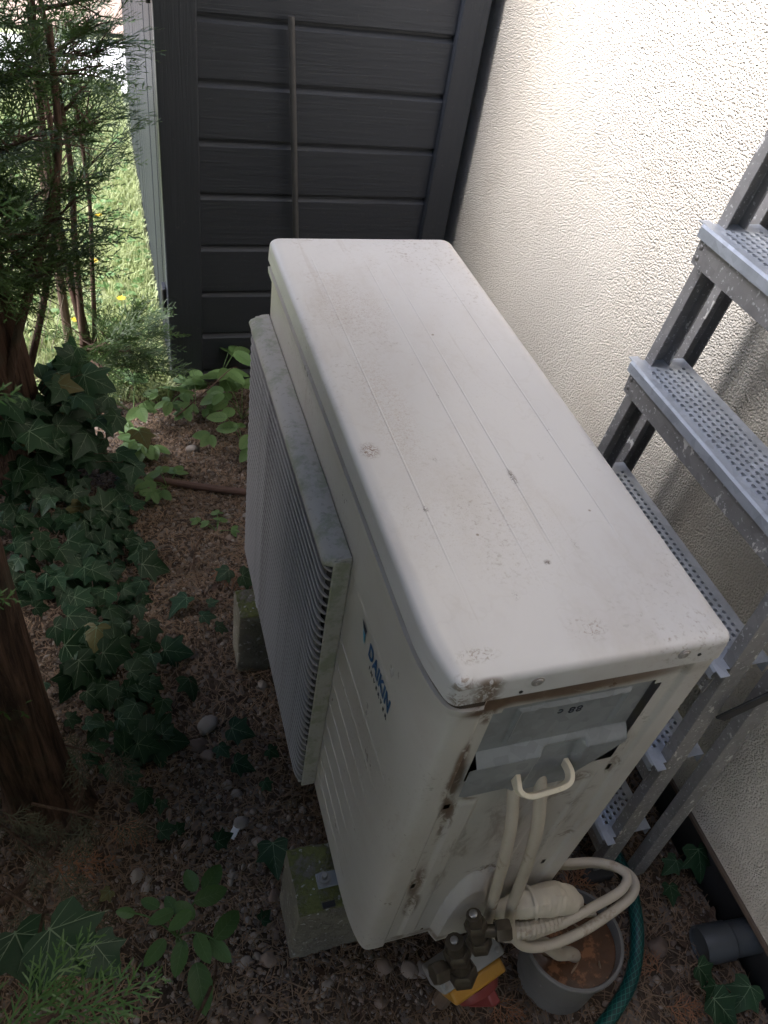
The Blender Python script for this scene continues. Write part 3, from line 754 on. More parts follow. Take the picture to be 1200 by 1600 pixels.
# feet with bolts
for y, nm in ((.125, 0), (.735, 1)):
    for x0, x1 in ((-.034, .030), (.292, .345)):
        g = G(); g.box(x0, x1, y-.013, y+.013, -.011, -.0075)
        f_ = g.build('mounting_foot', GALVP, ac, bevel=.003)
        xc = x0+.016 if x0 < 0 else x1-.016
        g = G(); g.lathe((xc-.004, y, -.006), [(.013, 0), (.013, .002), (.0095, .0022), (.0095, .010), (.005, .0102), (.005, .020), (.004, .021)], 12); g.build('bolt', BOLT, f_, origin=ac['base'])
        g = G(); g.box(x0+.001, x0+.022, y-.045, y-.036, -.0115, -.006); g.build('rubber_strip', RUBB, f_, origin=ac['base'])
ac.location.x += .005
# service valves hanging out of the bulge
def hexn(g, c, ax, r, l): g.lathe(Vector(c)-Vector(ax).normalized()*l/2, [(r*.86, 0), (r, l*.15), (r, l*.85), (r*.86, l)], 6, ax=ax)
for c, s in (((.132, -.050, .222), 1.0), ((.116, -.058, .150), 1.25)):
    c = Vector(c); dn = Vector((.25, -.25, -.93)).normalized()
    g = G(); g.tube([c, c+dn*.03*s, c+dn*.075*s], [.011*s, .0125*s, .0125*s], 14)
    sv = g.build('service_valve', BRASS, ac)
    g = G(); hexn(g, c+dn*.030*s*.9+Vector((0, 0, 0)), dn, .0165*s, .020*s); g.build('valve_collar', BRASS, sv, origin=ac['base'])
    g = G(); hexn(g, c+dn*.072*s, dn, .0185*s, .026*s); g.build('hex_cap', BRASS, sv, origin=ac['base'])
    sd_ = 1 if s == 1.0 else -1
    g = G(); q = c+dn*.045*s; g.tube([q, q+Vector((.04*sd_, -.008, .004))], .009, 12); hexn(g, q+Vector((.036*sd_, -.008, .004)), (sd_, -.15, .1), .0165, .022)
    g.build('flare_nut', BRASS, sv, origin=ac['base'])
    g = G(); g.lathe(c-dn*.002, [(.006, 0), (.006, .003), (.0045, .004)], 12, ax=-dn); g.build('valve_stem', BOLT, sv, origin=ac['base'])

# ================================================================== pipes, switch, pot, hose
def cable(name, pts, r, mt, label, cat, group=None, n=12):
    g = G(); g.tube(smooth_path(pts, 8), r, n); o = g.build(name, mt, origin=pts[0]); return tag(o, label, cat, group)
cable('cable', [(.143, .014, .515), (.143, -.004, .488), (.147, -.020, .44), (.154, -.032, .36), (.165, -.035, .28), (.178, -.037, .19), (.188, -.042, .125), (.212, -.050, .085), (.255, -.058, .070), (.32, -.058, .085), (.385, -.048, .088), (.440, -.036, .086), (.462, -.018, .085), (.452, .004, .080), (.420, .022, .072), (.372, .035, .062), (.335, .06, .05)], .0078, CREAMT,
      'inner cream cable dropping nearest the cover plate edge and looping over the pot', 'cable', 'cream cables hanging from the clamp')
cable('cable', [(.177, .014, .520), (.178, -.006, .490), (.185, -.024, .43), (.193, -.034, .35), (.203, -.038, .26), (.212, -.044, .17), (.226, -.056, .105), (.255, -.071, .066), (.300, -.076, .055), (.360, -.071, .058), (.425, -.056, .062), (.470, -.040, .062), (.486, -.018, .058), (.474, .006, .052), (.436, .028, .044), (.382, .040, .038), (.335, .075, .03)], .0082, CREAMT,
      'outer cream cable with dark print, right of its twin, looping widest', 'cable', 'cream cables hanging from the clamp')
g = G()
P = smooth_path([(.205, -.024, .112), (.232, -.028, .128), (.266, -.029, .130), (.300, -.028, .118), (.330, -.028, .099), (.354, -.030, .077), (.370, -.032, .058)], 12)
rr = [.010, .016, .021, .0235, .0245, .024, .022, .017, .011]
rs = [np.interp(i/(len(P)-1), np.linspace(0, 1, 9), rr)*(1+.045*((i*5) % 7)/7.0+.03*noise.noise(P[i]*60)) for i in range(len(P))]
g.tube(P, rs, 20)
bd = thing('lagged_pipe', 'thick cream tape wrapped pipe bundle under the two cables', 'pipe', (.28, -.03, .15))
wv = g.v[:]; g.v = [tuple(Vector(v)+(Vector(v)-Vector((.29, -.028, .11))).normalized()*noise.noise(Vector((v[0]*22, v[1]*70, v[2]*70)))*.0035) for v in wv]; g.build('wrapping', TAPE, bd, smooth=28)
for k in range(4):
    g = G(); q = Vector((.352+.010*k, -.034-.004*k, .074-.009*k)); a = Vector((random.uniform(-1, 1), random.uniform(-.5, .5), random.uniform(.3, 1))).normalized()
    b = a.cross(Vector((.3, 1, .2))).normalized(); g.obox(q, (a, b, a.cross(b)), (.016, .011, .004)); g.build('tape_end', TAPE, bd, bevel=.003)
g = G(); P = smooth_path([(.215, -.048, .095), (.25, -.055, .098), (.29, -.055, .090), (.33, -.050, .075)], 10); g.tube(P, [.013*(1+.10*(i % 2)) for i in range(len(P))], 12)
g.build('ribbed_sleeve', CREAMT, bd, smooth=0)
g = G(); g.lathe((.262, -.029, .130), [(.0252, -.003), (.0258, 0), (.0252, .003)], 20, False, False, ax=(1, 0, 0)); g.build('binding_tie', TAPE, bd)
cable('drain_tube', [(.27, -.055, .03), (.315, -.062, .0), (.350, -.070, -.045), (.375, -.072, -.060), (.392, -.074, -.078)], .0115, CREAMT, 'short cream drain tube ending in the rusty pot', 'tube')
# isolator switch on a short stake
iso = thing('isolator_switch', 'grey isolator switch with yellow plate and red knob beside the pot', 'switch', (.205, -.05, -.20))
ax_ = Vector((.95, .25, .16)).normalized(); ay_ = Vector((.20, -.86, -.40)); ay_ = (ay_-ax_*ay_.dot(ax_)).normalized(); az_ = ax_.cross(ay_)
if az_.z < 0: az_ = -az_
ic = Vector((.184, -.040, -.040))
g = G(); g.obox(ic, (ax_, ay_, az_), (.060, .018, .042)); g.build('housing', GREYP, iso, bevel=.005, segs=3)
g = G(); g.obox(ic+ay_*.030-az_*.002, (ax_, ay_, az_), (.050, .0125, .040)); g.build('yellow_plate', YEL, iso, bevel=.006, segs=3)
g = G(); g.lathe(ic+ay_*.0425-az_*.002, [(.0385, 0), (.0385, .010), (.036, .014)], 28, ax=ay_); kb = g.build('knob', RED, iso)
g = G(); g.obox(ic+ay_*.065-az_*.002, (ax_*.4+az_, ay_, ax_), (.034, .012, .008)); g.build('grip', RED, kb, bevel=.003, origin=iso['base'])
for s in (-1, 1):
    g = G(); g.lathe(ic+ax_*.05*s+ay_*.006+az_*.0415, [(.0045, 0), (.0045, .0015), (.003, .002)], 10, ax=az_); g.build('screw', BOLT, iso)
g = G(); g.tube([(.182, -.05, -.09), (.176, -.055, -.26)], .016, 10); g.build('stake', WOODP, iso, smooth=30)
# pot
pt = thing('plastic_pot', 'grey plastic pot full of rusty brown water under the cables', 'pot', (.395, -.062, GZ))
g = G(); axp = Vector((-.04, .10, 1)).normalized(); cb = Vector((.402, -.066, gh(.40, -.06)-.012)); hp = .168
g.lathe(cb, [(.066, 0), (.069, .01), (.080, hp-.03), (.0835, hp-.012), (.088, hp-.012), (.089, hp-.002), (.0875, hp), (.083, hp), (.080, hp-.01), (.070, .012), (.002, .012)], 40, True, True, ax=axp)
g.build('bucket', POT, pt, smooth=40)
g = G(); g.lathe(cb, [(.0805, hp-.022), (.04, hp-.0215), (.002, hp-.021)], 40, False, True, ax=axp); g.build('water', WATER, pt)
for k in range(9):
    a = random.random()*6.28; r = random.uniform(.01, .06); q = cb+axp*(hp-.018)+Vector((r*math.cos(a), r*math.sin(a), 0)); q.z = (cb+axp*(hp-.018)).z-(q-cb).dot(Vector((axp.x, axp.y, 0)))
    g = G(); d = Vector((random.uniform(-1, 1), random.uniform(-1, 1), .2)).normalized(); g.tube([q-d*.012, q, q+d*random.uniform(.005, .02)+Vector((0, 0, .004))], [.001, .0022, .0008], 5)
    g.build('debris', simple('debris', (.22, .15, .09), .8) if k == 0 else bpy.data.materials['debris'], pt, smooth=30)
# hose with braid (uv along its length)
P = smooth_path([(.63, .12, gh(.63, .12)+.012), (.625, .05, gh(.62, .05)+.015), (.600, -.020, gh(.6, -.02)+.018), (.570, -.075, gh(.57, -.07)+.017), (.530, -.118, gh(.53, -.12)+.016), (.480, -.150, gh(.48, -.15)+.016), (.42, -.180, gh(.42, -.18)+.016), (.33, -.22, gh(.33, -.22)+.016), (.2, -.28, gh(.2, -.28)+.016)], 10)
g = G(); N_ = 16; g.tube(P, .0132, N_, caps=False); o = g.build('garden_hose', HOSEM, origin=P[0])
me = o.data; uv = me.uv_layers.new(name='uv'); Ls = [0]
for i in range(1, len(P)): Ls.append(Ls[-1]+(P[i]-P[i-1]).length)
for pi, poly in enumerate(me.polygons):
    i, k = divmod(pi, N_)
    for li, (ii, kk) in zip(poly.loop_indices, ((i, k), (i, k+1), (i+1, k+1), (i+1, k))): uv.data[li].uv = (kk/N_, Ls[ii])
tag(o, 'green braided garden hose curving past the pot', 'hose')
# drain pipe stub by the wall
g = G(); a, b = Vector((.690, -.098, -.183)), Vector((.90, -.118, -.165)); d = (b-a).normalized()
L_ = (b-a).length
g.lathe(a, [(.002, .006), (.031, .006), (.032, .001), (.0345, 0), (.0355, .003), (.0355, .060), (.0330, .063), (.0330, L_)], 36, True, True, ax=d)
tag(g.build('drain_pipe', ANTH, origin=a), 'dark grey plastic drain pipe stub coming out of the wall base', 'pipe')
g = G(); P = smooth_path([(-.20, 1.392, gh(-.2, 1.39)+.012), (-.08, 1.345, gh(-.08, 1.34)+.014), (.06, 1.30, gh(.06, 1.3)+.013), (.24, 1.25, gh(.24, 1.25)+.012)], 5); g.tube(P, .0105, 10)
tag(g.build('rusty_pipe', RUST, origin=P[0]), 'thin rusty brown pipe lying across the bare ground', 'pipe')

# ================================================================== BLOCKS
def block(x0, x1, y0, y1, z1, label):
    bm = bmesh.new(); bmesh.ops.create_cube(bm, size=1)
    bmesh.ops.subdivide_edges(bm, edges=bm.edges[:], cuts=14, use_grid_fill=True)
    z0 = GZ-.05
    for v in bm.verts:
        p = Vector(((x0+x1)/2+v.co.x*(x1-x0), (y0+y1)/2+v.co.y*(y1-y0), (z0+z1)/2+v.co.z*(z1-z0)))
        e = sum(abs(abs(c)-.5) < .01 for c in v.co)
        nn = Vector(v.co).normalized()
        k = noise.noise(p*40)*.0022+noise.noise(p*110)*.0016
        if e >= 2: p -= nn*(.004+.006*max(0, noise.noise(p*28)))
        v.co = p+nn*k
    me = bpy.data.meshes.new('concrete_block'); bm.to_mesh(me); bm.free(); me.materials.append(CONC)
    me.transform(Matrix.Translation((-(x0+x1)/2, -(y0+y1)/2, -z0)))
    o = finish('concrete_block', me, None, 60, 0, ((x0+x1)/2, (y0+y1)/2, z0)); return tag(o, label, 'block', 'concrete blocks under the unit')
block(-.070, .40, .076, .192, -.0112, 'mossy concrete block under the near end of the outdoor unit')
block(-.070, .40, .700, .785, -.0112, 'pale concrete block under the far end of the outdoor unit, by the guard')

# ================================================================== STEPS
st = thing('step_ladder', 'galvanised step ladder with perforated treads standing against the wall', 'ladder', (.60, .36, GZ))
Z0, DZ = .932, .25; kx = lambda k: .596-.013*k; kyf = lambda k: .595+.012*k; kyn = lambda k: .176-.020*k
def rail(px, side, k0, k1, dx0, w, d, off):
    g = G(); f = kyf if side > 0 else kyn
    p = Vector((kx(k0)+dx0, f(k0)+off, Z0-DZ*k0)); q = Vector((kx(k1)+dx0, f(k1)+off, Z0-DZ*k1))
    # C section: web facing outward, two lips
    a = (q-p).normalized(); ex = Vector((1, 0, 0)); ex = (ex-a*ex.dot(a)).normalized(); ey = a.cross(ex); ey = ey if ey.y*side > 0 else -ey
    prof = [(-d, 0), (d, 0), (d, -w), (d-.003, -w), (d-.003, -.003), (-d+.003, -.003), (-d+.003, -w), (-d, -w)]
    R1 = [p+ex*u+ey*v for u, v in prof]; R2 = [q+ex*u+ey*v for u, v in prof]
    if side < 0: R1, R2 = R1[::-1], R2[::-1]
    g.loft([R1, R2]); return g
kb_ = (Z0-GZ+.0)/DZ
for side in (1, -1):
    rail(0, side, -3.2, kb_, .041, .022, .0195, .002*side).build('front_rail', GALV, st, bevel=.0012)
    rail(0, side, -2.6, kb_, .119, .022, .018, .024*side).build('rear_rail', GALV, st, bevel=.0012)
# perforated treads
def tread(k):
    y0, y1 = kyn(k)-.0, kyf(k)+.0; x0 = kx(k)-.004; z = Z0-DZ*k; dep = .104
    root_g = G(); ph = .0130; r = .0037
    nxh = int((dep-.018)/ph*1.0); nyh = int((y1-y0-.05)/ph)
    ox = x0+(dep-(nxh)*ph)/2+ph/2-.001; oy = (y0+y1)/2-nyh*ph/2
    V = []; F = []
    # cells with an octagonal hole each, staggered rows
    for i in range(nxh):
        sh = (i % 2)*ph/2
        for j in range(nyh):
            cx = ox+(i)*ph; cy = oy+j*ph+ph/2; b = len(V); hx = ph/2
            ys = cy+sh-ph/4
            cor = [(cx-hx, cy-hx), (cx, cy-hx), (cx+hx, cy-hx), (cx+hx, cy), (cx+hx, cy+hx), (cx, cy+hx), (cx-hx, cy+hx), (cx-hx, cy)]
            V += [(a, b_, z) for a, b_ in cor]
            hol = [(cx+r*math.cos(t), ys+r*math.sin(t)) for t in [R_(225+45*q) for q in range(8)]]
            hol2 = [(cx+r*.92*math.cos(t), ys+r*.92*math.sin(t)) for t in [R_(225+45*q) for q in range(8)]]
            V += [(a, b_, z+.0012) for a, b_ in hol]; V += [(a, b_, z-.004) for a, b_ in hol2]
            for q in range(8):
                q2 = (q+1) % 8; F.append((b+q, b+q2, b+8+q2, b+8+q)); F.append((b+8+q, b+8+q2, b+16+q2, b+16+q))
    gx0, gx1 = ox-ph/2, ox+(nxh-.5)*ph; gy0_, gy1_ = oy, oy+nyh*ph; gz_ = z
    g = G(); g.add(V, F)
    # plain margins
    for a, b_, c, d in ((x0, gx0, y0, y1), (gx1, x0+dep, y0, y1), (gx0, gx1, y0, gy0_), (gx0, gx1, gy1_, y1)):
        g.add([(a, c, z), (b_, c, z), (b_, d, z), (a, d, z)], [(0, 1, 2, 3)])
    # folded front nosing and back flange
    g.add([(x0, y0, z), (x0, y1, z), (x0-.003, y1, z-.004), (x0-.003, y0, z-.004), (x0-.003, y0, z-.020), (x0-.003, y1, z-.020), (x0+.004, y1, z-.022), (x0+.004, y0, z-.022)], [(1, 0, 3, 2), (2, 3, 4, 5), (5, 4, 7, 6)])
    g.add([(x0+dep, y0, z), (x0+dep, y1, z), (x0+dep, y1, z-.03), (x0+dep, y0, z-.03)], [(0, 1, 2, 3)])
    g.box(x0, x0+.018, y0-.012, y0, z-.002, z); g.box(x0, x0+.018, y1, y1+.012, z-.002, z)
    t_ = g.build('tread', GALVB, st, smooth=25)
    g = G(); g.box(x0+.006, x0+.0085, y0+.001, y1-.001, z-.062, z-.021); g.build('tread_apron', GALV, t_, smooth=0, origin=st['base'])
    for yy in (y0+.010, y1-.010):
        for zz in (z-.033, z-.050):
            g = G(); g.lathe((x0+.006, yy, zz), [(.0042, 0), (.0042, .0012), (.002, .0026)], 10, ax=(-1, 0, 0)); g.build('rivet', BOLT, t_, origin=st['base'])
for k in (-2, -1, 0, 1, 2, 3, 4): tread(k)
for side in (1, -1):
    f = kyf if side > 0 else kyn
    for k in (2.45,):
        g = G(); p = Vector((kx(k)+.05, f(k)+.016*side, Z0-DZ*k)); g.bar(p, p+Vector((.055, .016*side, .09)), .005, .03, (0, 1, 0)); g.build('hinge_link', simple('black link', (.014, .014, .015), .5), st, bevel=.002)
    g = G(); q = Vector((kx(kb_)+.03, f(kb_), GZ)); g.box(q.x-.034, q.x+.034, q.y-.018, q.y+.018, GZ-.02, GZ+.022); g.build('rubber_foot', RUBB, st, bevel=.004)

# ================================================================== PLANTS
def frame(d, upv):
    d = np.asarray(d, float); d /= np.linalg.norm(d)
    u = np.asarray(upv, float); u = u-d*u.dot(d); u /= (np.linalg.norm(u)+1e-9)
    return np.stack([d, np.cross(u, d), u], 1)      # columns: along, side, normal
def make_spray(seed, nb=13, sub=True):
    r = np.random.default_rng(seed); Q = []
    def rib(p, q, w, tw):
        p = np.array(p); q = np.array(q); d = q-p; s = np.array([-d[1], d[0], 0.0]); s /= np.linalg.norm(s)+1e-9
        s = s*math.cos(tw)+np.array([0, 0, 1.0])*math.sin(tw)
        Q.append([p-s*w, p+s*w, q+s*w*.45, q-s*w*.45])
    bend = lambda t: np.array([t, .10*math.sin(t*2+seed), -.16*t*t+.02*math.sin(5*t)])
    ts = np.linspace(0, 1, 6)
    for a, b in zip(ts[:-1], ts[1:]): rib(bend(a), bend(b), .011*(1.2-a), r.uniform(-.4, .4))
    for k in range(nb):
        t = .10+.86*k/(nb-1); sgn = 1 if k % 2 else -1
        ang = sgn*r.uniform(.55, .95); ln = (.46*(1-t)**.75+.07)*r.uniform(.75, 1.15)
        p = bend(t); dv = np.array([math.cos(ang), math.sin(ang), r.uniform(-.18, .12)])
        m_ = p+dv*ln*.55; e = p+dv*ln+np.array([ln*.10, 0, -.06*ln])
        rib(p, m_, .0135, r.uniform(-.6, .6)); rib(m_, e, .0115, r.uniform(-.6, .6))
        if sub:
            for j in range(max(2, int(ln*15))):
                tt = (j+1)/(int(ln*15)+2); s2 = 1 if j % 2 else -1; a2 = ang+s2*r.uniform(.45, .85)
                q = p+dv*ln*tt; l2 = ln*(.42*(1-tt)+.12)*r.uniform(.8, 1.2)
                rib(q, q+np.array([math.cos(a2), math.sin(a2), r.uniform(-.2, .2)])*l2, .0115, r.uniform(-.7, .7))
    return np.array(Q).reshape(-1, 3)
SPR = [make_spray(i) for i in range(4)]
def join_sprays(name, items, mt, parent):
    """items: (pos, dir, up, length); one mesh"""
    Vs = []; off = 0
    for i, (p, d, u, l) in enumerate(items):
        Vs.append(SPR[i % 4]*l @ frame(d, u).T + np.asarray(p))
    if not Vs: return None
    V = np.concatenate(Vs)
    if parent is not None: V = V-np.array(parent['base'])
    F = np.arange(len(V)).reshape(-1, 4)
    o = npmesh(name, V, F, mt, parent); return o

def conifer(name, label, x, y, r0, h, lean, boughs, group, seed, spray_len=(.09, .17), stems=None, seg=5, per=14):
    """boughs: list of (z, azimuth, length, rise)"""
    rr = random.Random(seed); base = (x, y, gh(x, y)-.01)
    t = thing(name, label, 'tree', base, group)
    b = Vector(base); tip = b+Vector((lean[0], lean[1], h))
    n = 44; rings = []
    for i in range(60):
        f = i/59; c = b.lerp(tip, f)+Vector((.02*math.sin(f*7+seed), .02*math.cos(f*6), 0)); rad = r0*(1-f*.8)*(1+.35*max(0, 1-f*18))
        ring_ = []
        for k in range(n):
            a = 2*math.pi*k/n; q = 1+.09*noise.noise(Vector((math.cos(a)*1.6, math.sin(a)*1.6, f*h*2.2+seed)))+.04*math.sin(a*5+f*9)+.13*abs(noise.noise(Vector((math.cos(a)*5.5, math.sin(a)*5.5, f*h*1.6+seed))))-.05+.06*math.sin(a*4+seed)*max(0, 1-f*14)
            ring_.append(c+Vector((math.cos(a), math.sin(a), 0))*rad*q)
        rings.append(ring_)
    g = G(); g.loft(rings); g.build('trunk', BARK, t, smooth=60)
    g = G(); items = []
    def axis(z): return b.lerp(tip, max(0, min(1, (z-b.z)/h)))
    for (z, az, ln, rise) in boughs:
        p0 = axis(z); d = Vector((math.cos(az), math.sin(az), rise))
        pts = [p0]; p = p0.copy(); dd = d.copy()
        for k in range(seg):
            dd = (dd+Vector((rr.uniform(-.22, .22), rr.uniform(-.22, .22), rr.uniform(-.08, .22)))).normalized()
            p = p+dd*ln/seg; pts.append(p.copy())
        g.tube(pts, [max(.0018, .0105*(1-k/(seg+.6))*min(1, ln/.5+.3)) for k in range(seg+1)], 6)
        for k in range(3):
            q = pts[random.Random(len(items)*7+k).randrange(1, seg)]; e = q+Vector((rr.uniform(-.10, .10), rr.uniform(-.10, .10), rr.uniform(-.08, .08))); g.tube([q, (q+e)/2+Vector((0, 0, rr.uniform(-.01, .02))), e], [.0022, .0016, .0008], 4)
        for k in range(per):
            f = .22+.78*(k+rr.random())/per; i = min(seg-1, int(f*seg)); q = pts[i].lerp(pts[i+1], f*seg-i); dl = (pts[i+1]-pts[i]).normalized()
            sd = (dl*rr.uniform(.4, 1)+Vector((rr.uniform(-.9, .9), rr.uniform(-.9, .9), rr.uniform(-.25, .6)))).normalized()
            l2 = rr.uniform(.03, .11)*(1.2-f*.4)
            if rr.random() < .6:
                e = q+sd*l2; g.tube([q, q+sd*l2*.5+Vector((0, 0, .004)), e], [.0022, .0016, .001], 4); q = e
            items.append((tuple(q), tuple(sd), (rr.uniform(-.5, .5), rr.uniform(-.5, .5), 1), rr.uniform(*spray_len)))
    if stems:
        for P, r1 in stems: P = smooth_path(P, 5); g.tube(P, [r1*(1-.5*i/len(P)) for i in range(len(P))], 9)
    if g.v: g.build('branch', TWIG, t, smooth=60)
    o = join_sprays('foliage', items, FROND, t)
    if o: stuff(o)
    return t

def ring_boughs(rr, z0, z1, n, lmin, lmax, az=(0, 6.283), rise=(-.1, .45)):
    return [(rr.uniform(z0, z1), rr.uniform(*az), rr.uniform(lmin, lmax), rr.uniform(*rise)) for _ in range(n)]
rr = random.Random(5)
HG = 'conifers of the hedge'
# rear tree seen against the bright lawn
bo = ring_boughs(rr, .25, .95, 12, .20, .32, (-.4, 1.7), (.05, .6)) + ring_boughs(rr, .30, .55, 7, .14, .26, (-1.3, 1.2), (.0, .4)) + ring_boughs(rr, .3, 1.3, 14, .2, .4, (2.6, 5.6)) + ring_boughs(rr, .9, 1.9, 34, .3, .6)
conifer('cypress_tree', 'thick trunked cypress with ivy at its foot, behind the front trunk', -.555, 1.48, .102, 2.2, (-.03, .05), bo, HG, 3,
        stems=[([(-.60, 1.42, -.1), (-.50, 1.44, .22), (-.40, 1.47, .48), (-.345, 1.50, .66), (-.33, 1.5, .9)], .013),
               ([(-.50, 1.55, .05), (-.42, 1.58, .30), (-.36, 1.6, .56), (-.37, 1.6, .9)], .010)])
# slender shrub by the lawn, several thin stems
bo = ring_boughs(rr, .42, .85, 11, .12, .20, (-1.4, 2.4), (.1, .7)) + ring_boughs(rr, -.12, .0, 7, .14, .24, (-1.2, .3), (.0, .3)) + ring_boughs(rr, .9, 1.6, 12, .25, .45, (1.6, 4.6), (.1, .6)) + ring_boughs(rr, 1.0, 1.5, 4, .2, .35, (0, 6.28), (.1, .6))
conifer('cypress_tree', 'slender several stemmed cypress at the edge of the lawn near the shed', -.365, 1.80, .016, 1.7, (-.01, .03), bo, HG, 8, (.08, .15),
        stems=[([(-.375, 1.79, -.22), (-.36, 1.78, .05), (-.35, 1.79, .30), (-.335, 1.8, .55), (-.36, 1.82, .95)], .0115),
               ([(-.36, 1.81, -.2), (-.33, 1.82, .0), (-.315, 1.83, .2), (-.30, 1.85, .42), (-.31, 1.86, .7)], .0085)])
# front trunk
bo = ring_boughs(rr, 1.25, 2.1, 46, .4, .75) + ring_boughs(rr, .6, 1.1, 10, .25, .45, (2.2, 4.2))
conifer('cypress_tree', 'nearest bare reddish trunk rising at the left edge, foliage overhead', -.462, .435, .066, 2.4, (-.045, .02), bo, HG, 4)
for lab, x_, y_, sd2 in (('added second row cypress behind the front trunk, shading the unit', -1.12, .42, 21), ('added second row cypress near the alley mouth, shading the soil', -1.15, -.35, 22), ('added second row cypress behind the rear trunk, filtering the sun', -1.2, 1.15, 23)):  # extra row added out of view to keep the hedge side dark
    bo = ring_boughs(rr, -.15, 1.5, 80 if y_ > 1 else 135, .35, .6, (0, 6.28), (-.2, .4)) + ring_boughs(rr, 1.4, (1.75 if y_ > 1 else 2.2), (16 if y_ > 1 else 45), .35, .6, (0, 6.28), (-.2, .4))
    conifer('cypress_tree', lab, x_, y_, .05, 2.0 if y_ > 1 else 2.6, (0, 0), bo, HG, sd2, (.14, .22), None, 5, 12)
# next tree behind the camera's left shoulder: only its outer sprays reach the picture
bo = ring_boughs(rr, 1.5, 2.3, 40, .45, .8) + ring_boughs(rr, .2, 1.3, 26, .25, .5, (2.0, 4.2))
conifer('cypress_tree', 'cypress whose near blurred sprays poke in from the left edge', -.72, -.06, .055, 2.6, (.03, .0), bo, HG, 6, (.07, .12))
bo = ring_boughs(rr, -.1, 3.3, 110, .5, .85)  # unseen tree added behind the camera to dim the near end
conifer('cypress_tree', 'added unseen cypress behind the viewer, shading the alley mouth', -.50, -1.35, .07, 3.7, (.05, .0), bo, HG, 9, (.14, .24))
bo = ring_boughs(rr, -.1, 3.3, 110, .5, .85)  # another unseen tree, added to block light down the alley
conifer('cypress_tree', 'added unseen cypress near the house, blocking light from behind the viewer', -.02, -1.75, .07, 3.7, (.0, .0), bo, HG, 10, (.14, .24))

for (tx_, ty_, tz_), lab in (((-.325, .10, 1.035), 'pale blurred conifer spray at the left edge, middle one in height'), ((-.362, .10, .832), 'pale blurred conifer spray at the left edge, lowest of the three'), ((-.300, .10, 1.160), 'pale blurred conifer spray at the left edge, highest of the three')):
    t = thing('conifer_sprig', lab, 'sprig', (-.70, -.06, tz_), 'blurred conifer sprays at the left edge')
    tp = Vector((tx_-.055, ty_, tz_)); g = G(); g.tube(smooth_path([(-.70, -.06, tz_-.06), (-.55, .02, tz_-.02), tp], 4), [.004]*4+[.0028]*4+[.0015], 6); g.build('twig', TWIG, t)
    stuff(join_sprays('foliage', [(tuple(tp), (1, .05, -.05), (.1, -.4, 1), .060), (tuple(tp-Vector((.01, 0, 0))), (1, -.12, -.0), (.1, -.4, 1), .050), (tuple(tp-Vector((.015, 0, 0))), (1, .25, .05), (.1, -.4, 1), .050)], YOUNG, t))
bo = ring_boughs(rr, -.1, 2.3, 120, .3, .5)  # close tree added out of view to shade the unit's near side
conifer('cypress_tree', 'added unseen cypress right behind the viewer, darkening the near side', .20, -1.05, .05, 2.6, (.0, .0), bo, HG, 14, (.14, .22))
# ------------------------------------------------------------------ leaves
def leaf_mesh(name, outline, ribs, mts, fold=.12, cup=.25, vein_w=.016):
    """outline: half outline from base to tip (x>0, y); ribs: vein tips from (0, y0)"""
    me = bpy.data.meshes.new(name); bm = bmesh.new()
    zf = lambda x, y: fold*abs(x)-cup*y*y*.5-.25*x*x
    def addside(s):
        c = [bm.verts.new((0, y, zf(0, y))) for y in ycs]
        o = [bm.verts.new((s*x, y, zf(x, y))) for x, y in outline]
        return c, o
    ycs = [0.0, .12, .3, .55, .8]
    for s in (1, -1):
        hub = bm.verts.new((0, .10, zf(0, .1)))
        o = [bm.verts.new((s*x, y, zf(x, y))) for x, y in outline]
        for a, b in zip(o[:-1], o[1:]):
            bm.faces.new((hub, a, b) if s > 0 else (hub, b, a))
    for v0, v1, w in ribs:
        for s in ((1, -1) if abs(v1[0]) > 1e-6 else (1,)):
            p = Vector((v0[0]*s, v0[1], 0)); q = Vector((v1[0]*s, v1[1], 0)); d = (q-p).normalized(); nn = Vector((-d.y, d.x, 0))*vein_w*w
            pr = None; N = 4
            for k in range(N+1):
                c = p.lerp(q, k/N); z = zf(abs(c.x), c.y)+.012; ww = nn*(1-.75*k/N)
                cur = (bm.verts.new((c.x-ww.x, c.y-ww.y, z)), bm.verts.new((c.x+ww.x, c.y+ww.y, z)))
                if pr:
                    f = bm.faces.new((pr[0], cur[0], cur[1], pr[1])); f.material_index = 1
                pr = cur
    bmesh.ops.remove_doubles(bm, verts=[v for v in bm.verts if abs(v.co.x) < 1e-6], dist=1e-5)
    bmesh.ops.recalc_face_normals(bm, faces=bm.faces[:])
    bm.to_mesh(me); bm.free()
    for mm in mts: me.materials.append(mm)
    me.shade_smooth(); return me
IVO = [[(0, .02), (.10, -.10), (.22, -.16), (.36, -.10), (.50, .02), (.44, .12), (.41, .22), (.48, .33), (.58, .46), (.45, .49), (.34, .50), (.26, .60), (.14, .82), (0, 1)],
       [(0, .03), (.12, -.06), (.27, -.08), (.42, .0), (.40, .12), (.37, .22), (.44, .34), (.50, .43), (.40, .46), (.29, .46), (.22, .58), (.13, .76), (0, .98)],
       [(0, .0), (.14, -.13), (.30, -.15), (.48, -.04), (.45, .12), (.40, .22), (.52, .36), (.58, .50), (.44, .52), (.32, .50), (.24, .62), (.14, .82), (0, .96)]]
IVR = [((0, .0), (0, .93), 1.0), ((0, .04), (.55, .46), .8), ((0, .03), (.42, .0), .7), ((.0, .35), (.17, .55), .4), ((.22, .2), (.42, .28), .4), ((0, .52), (.09, .68), .35), ((.1, .1), (.30, .16), .4)]
IVM = [leaf_mesh('ivy_leaf_%d' % i, IVO[i % 3], IVR, (IVY, IVYV), fo, cu, .011) for i, (fo, cu) in enumerate(((.16, .45), (.28, .7), (-.14, .5), (.05, .9), (.3, .2)))]
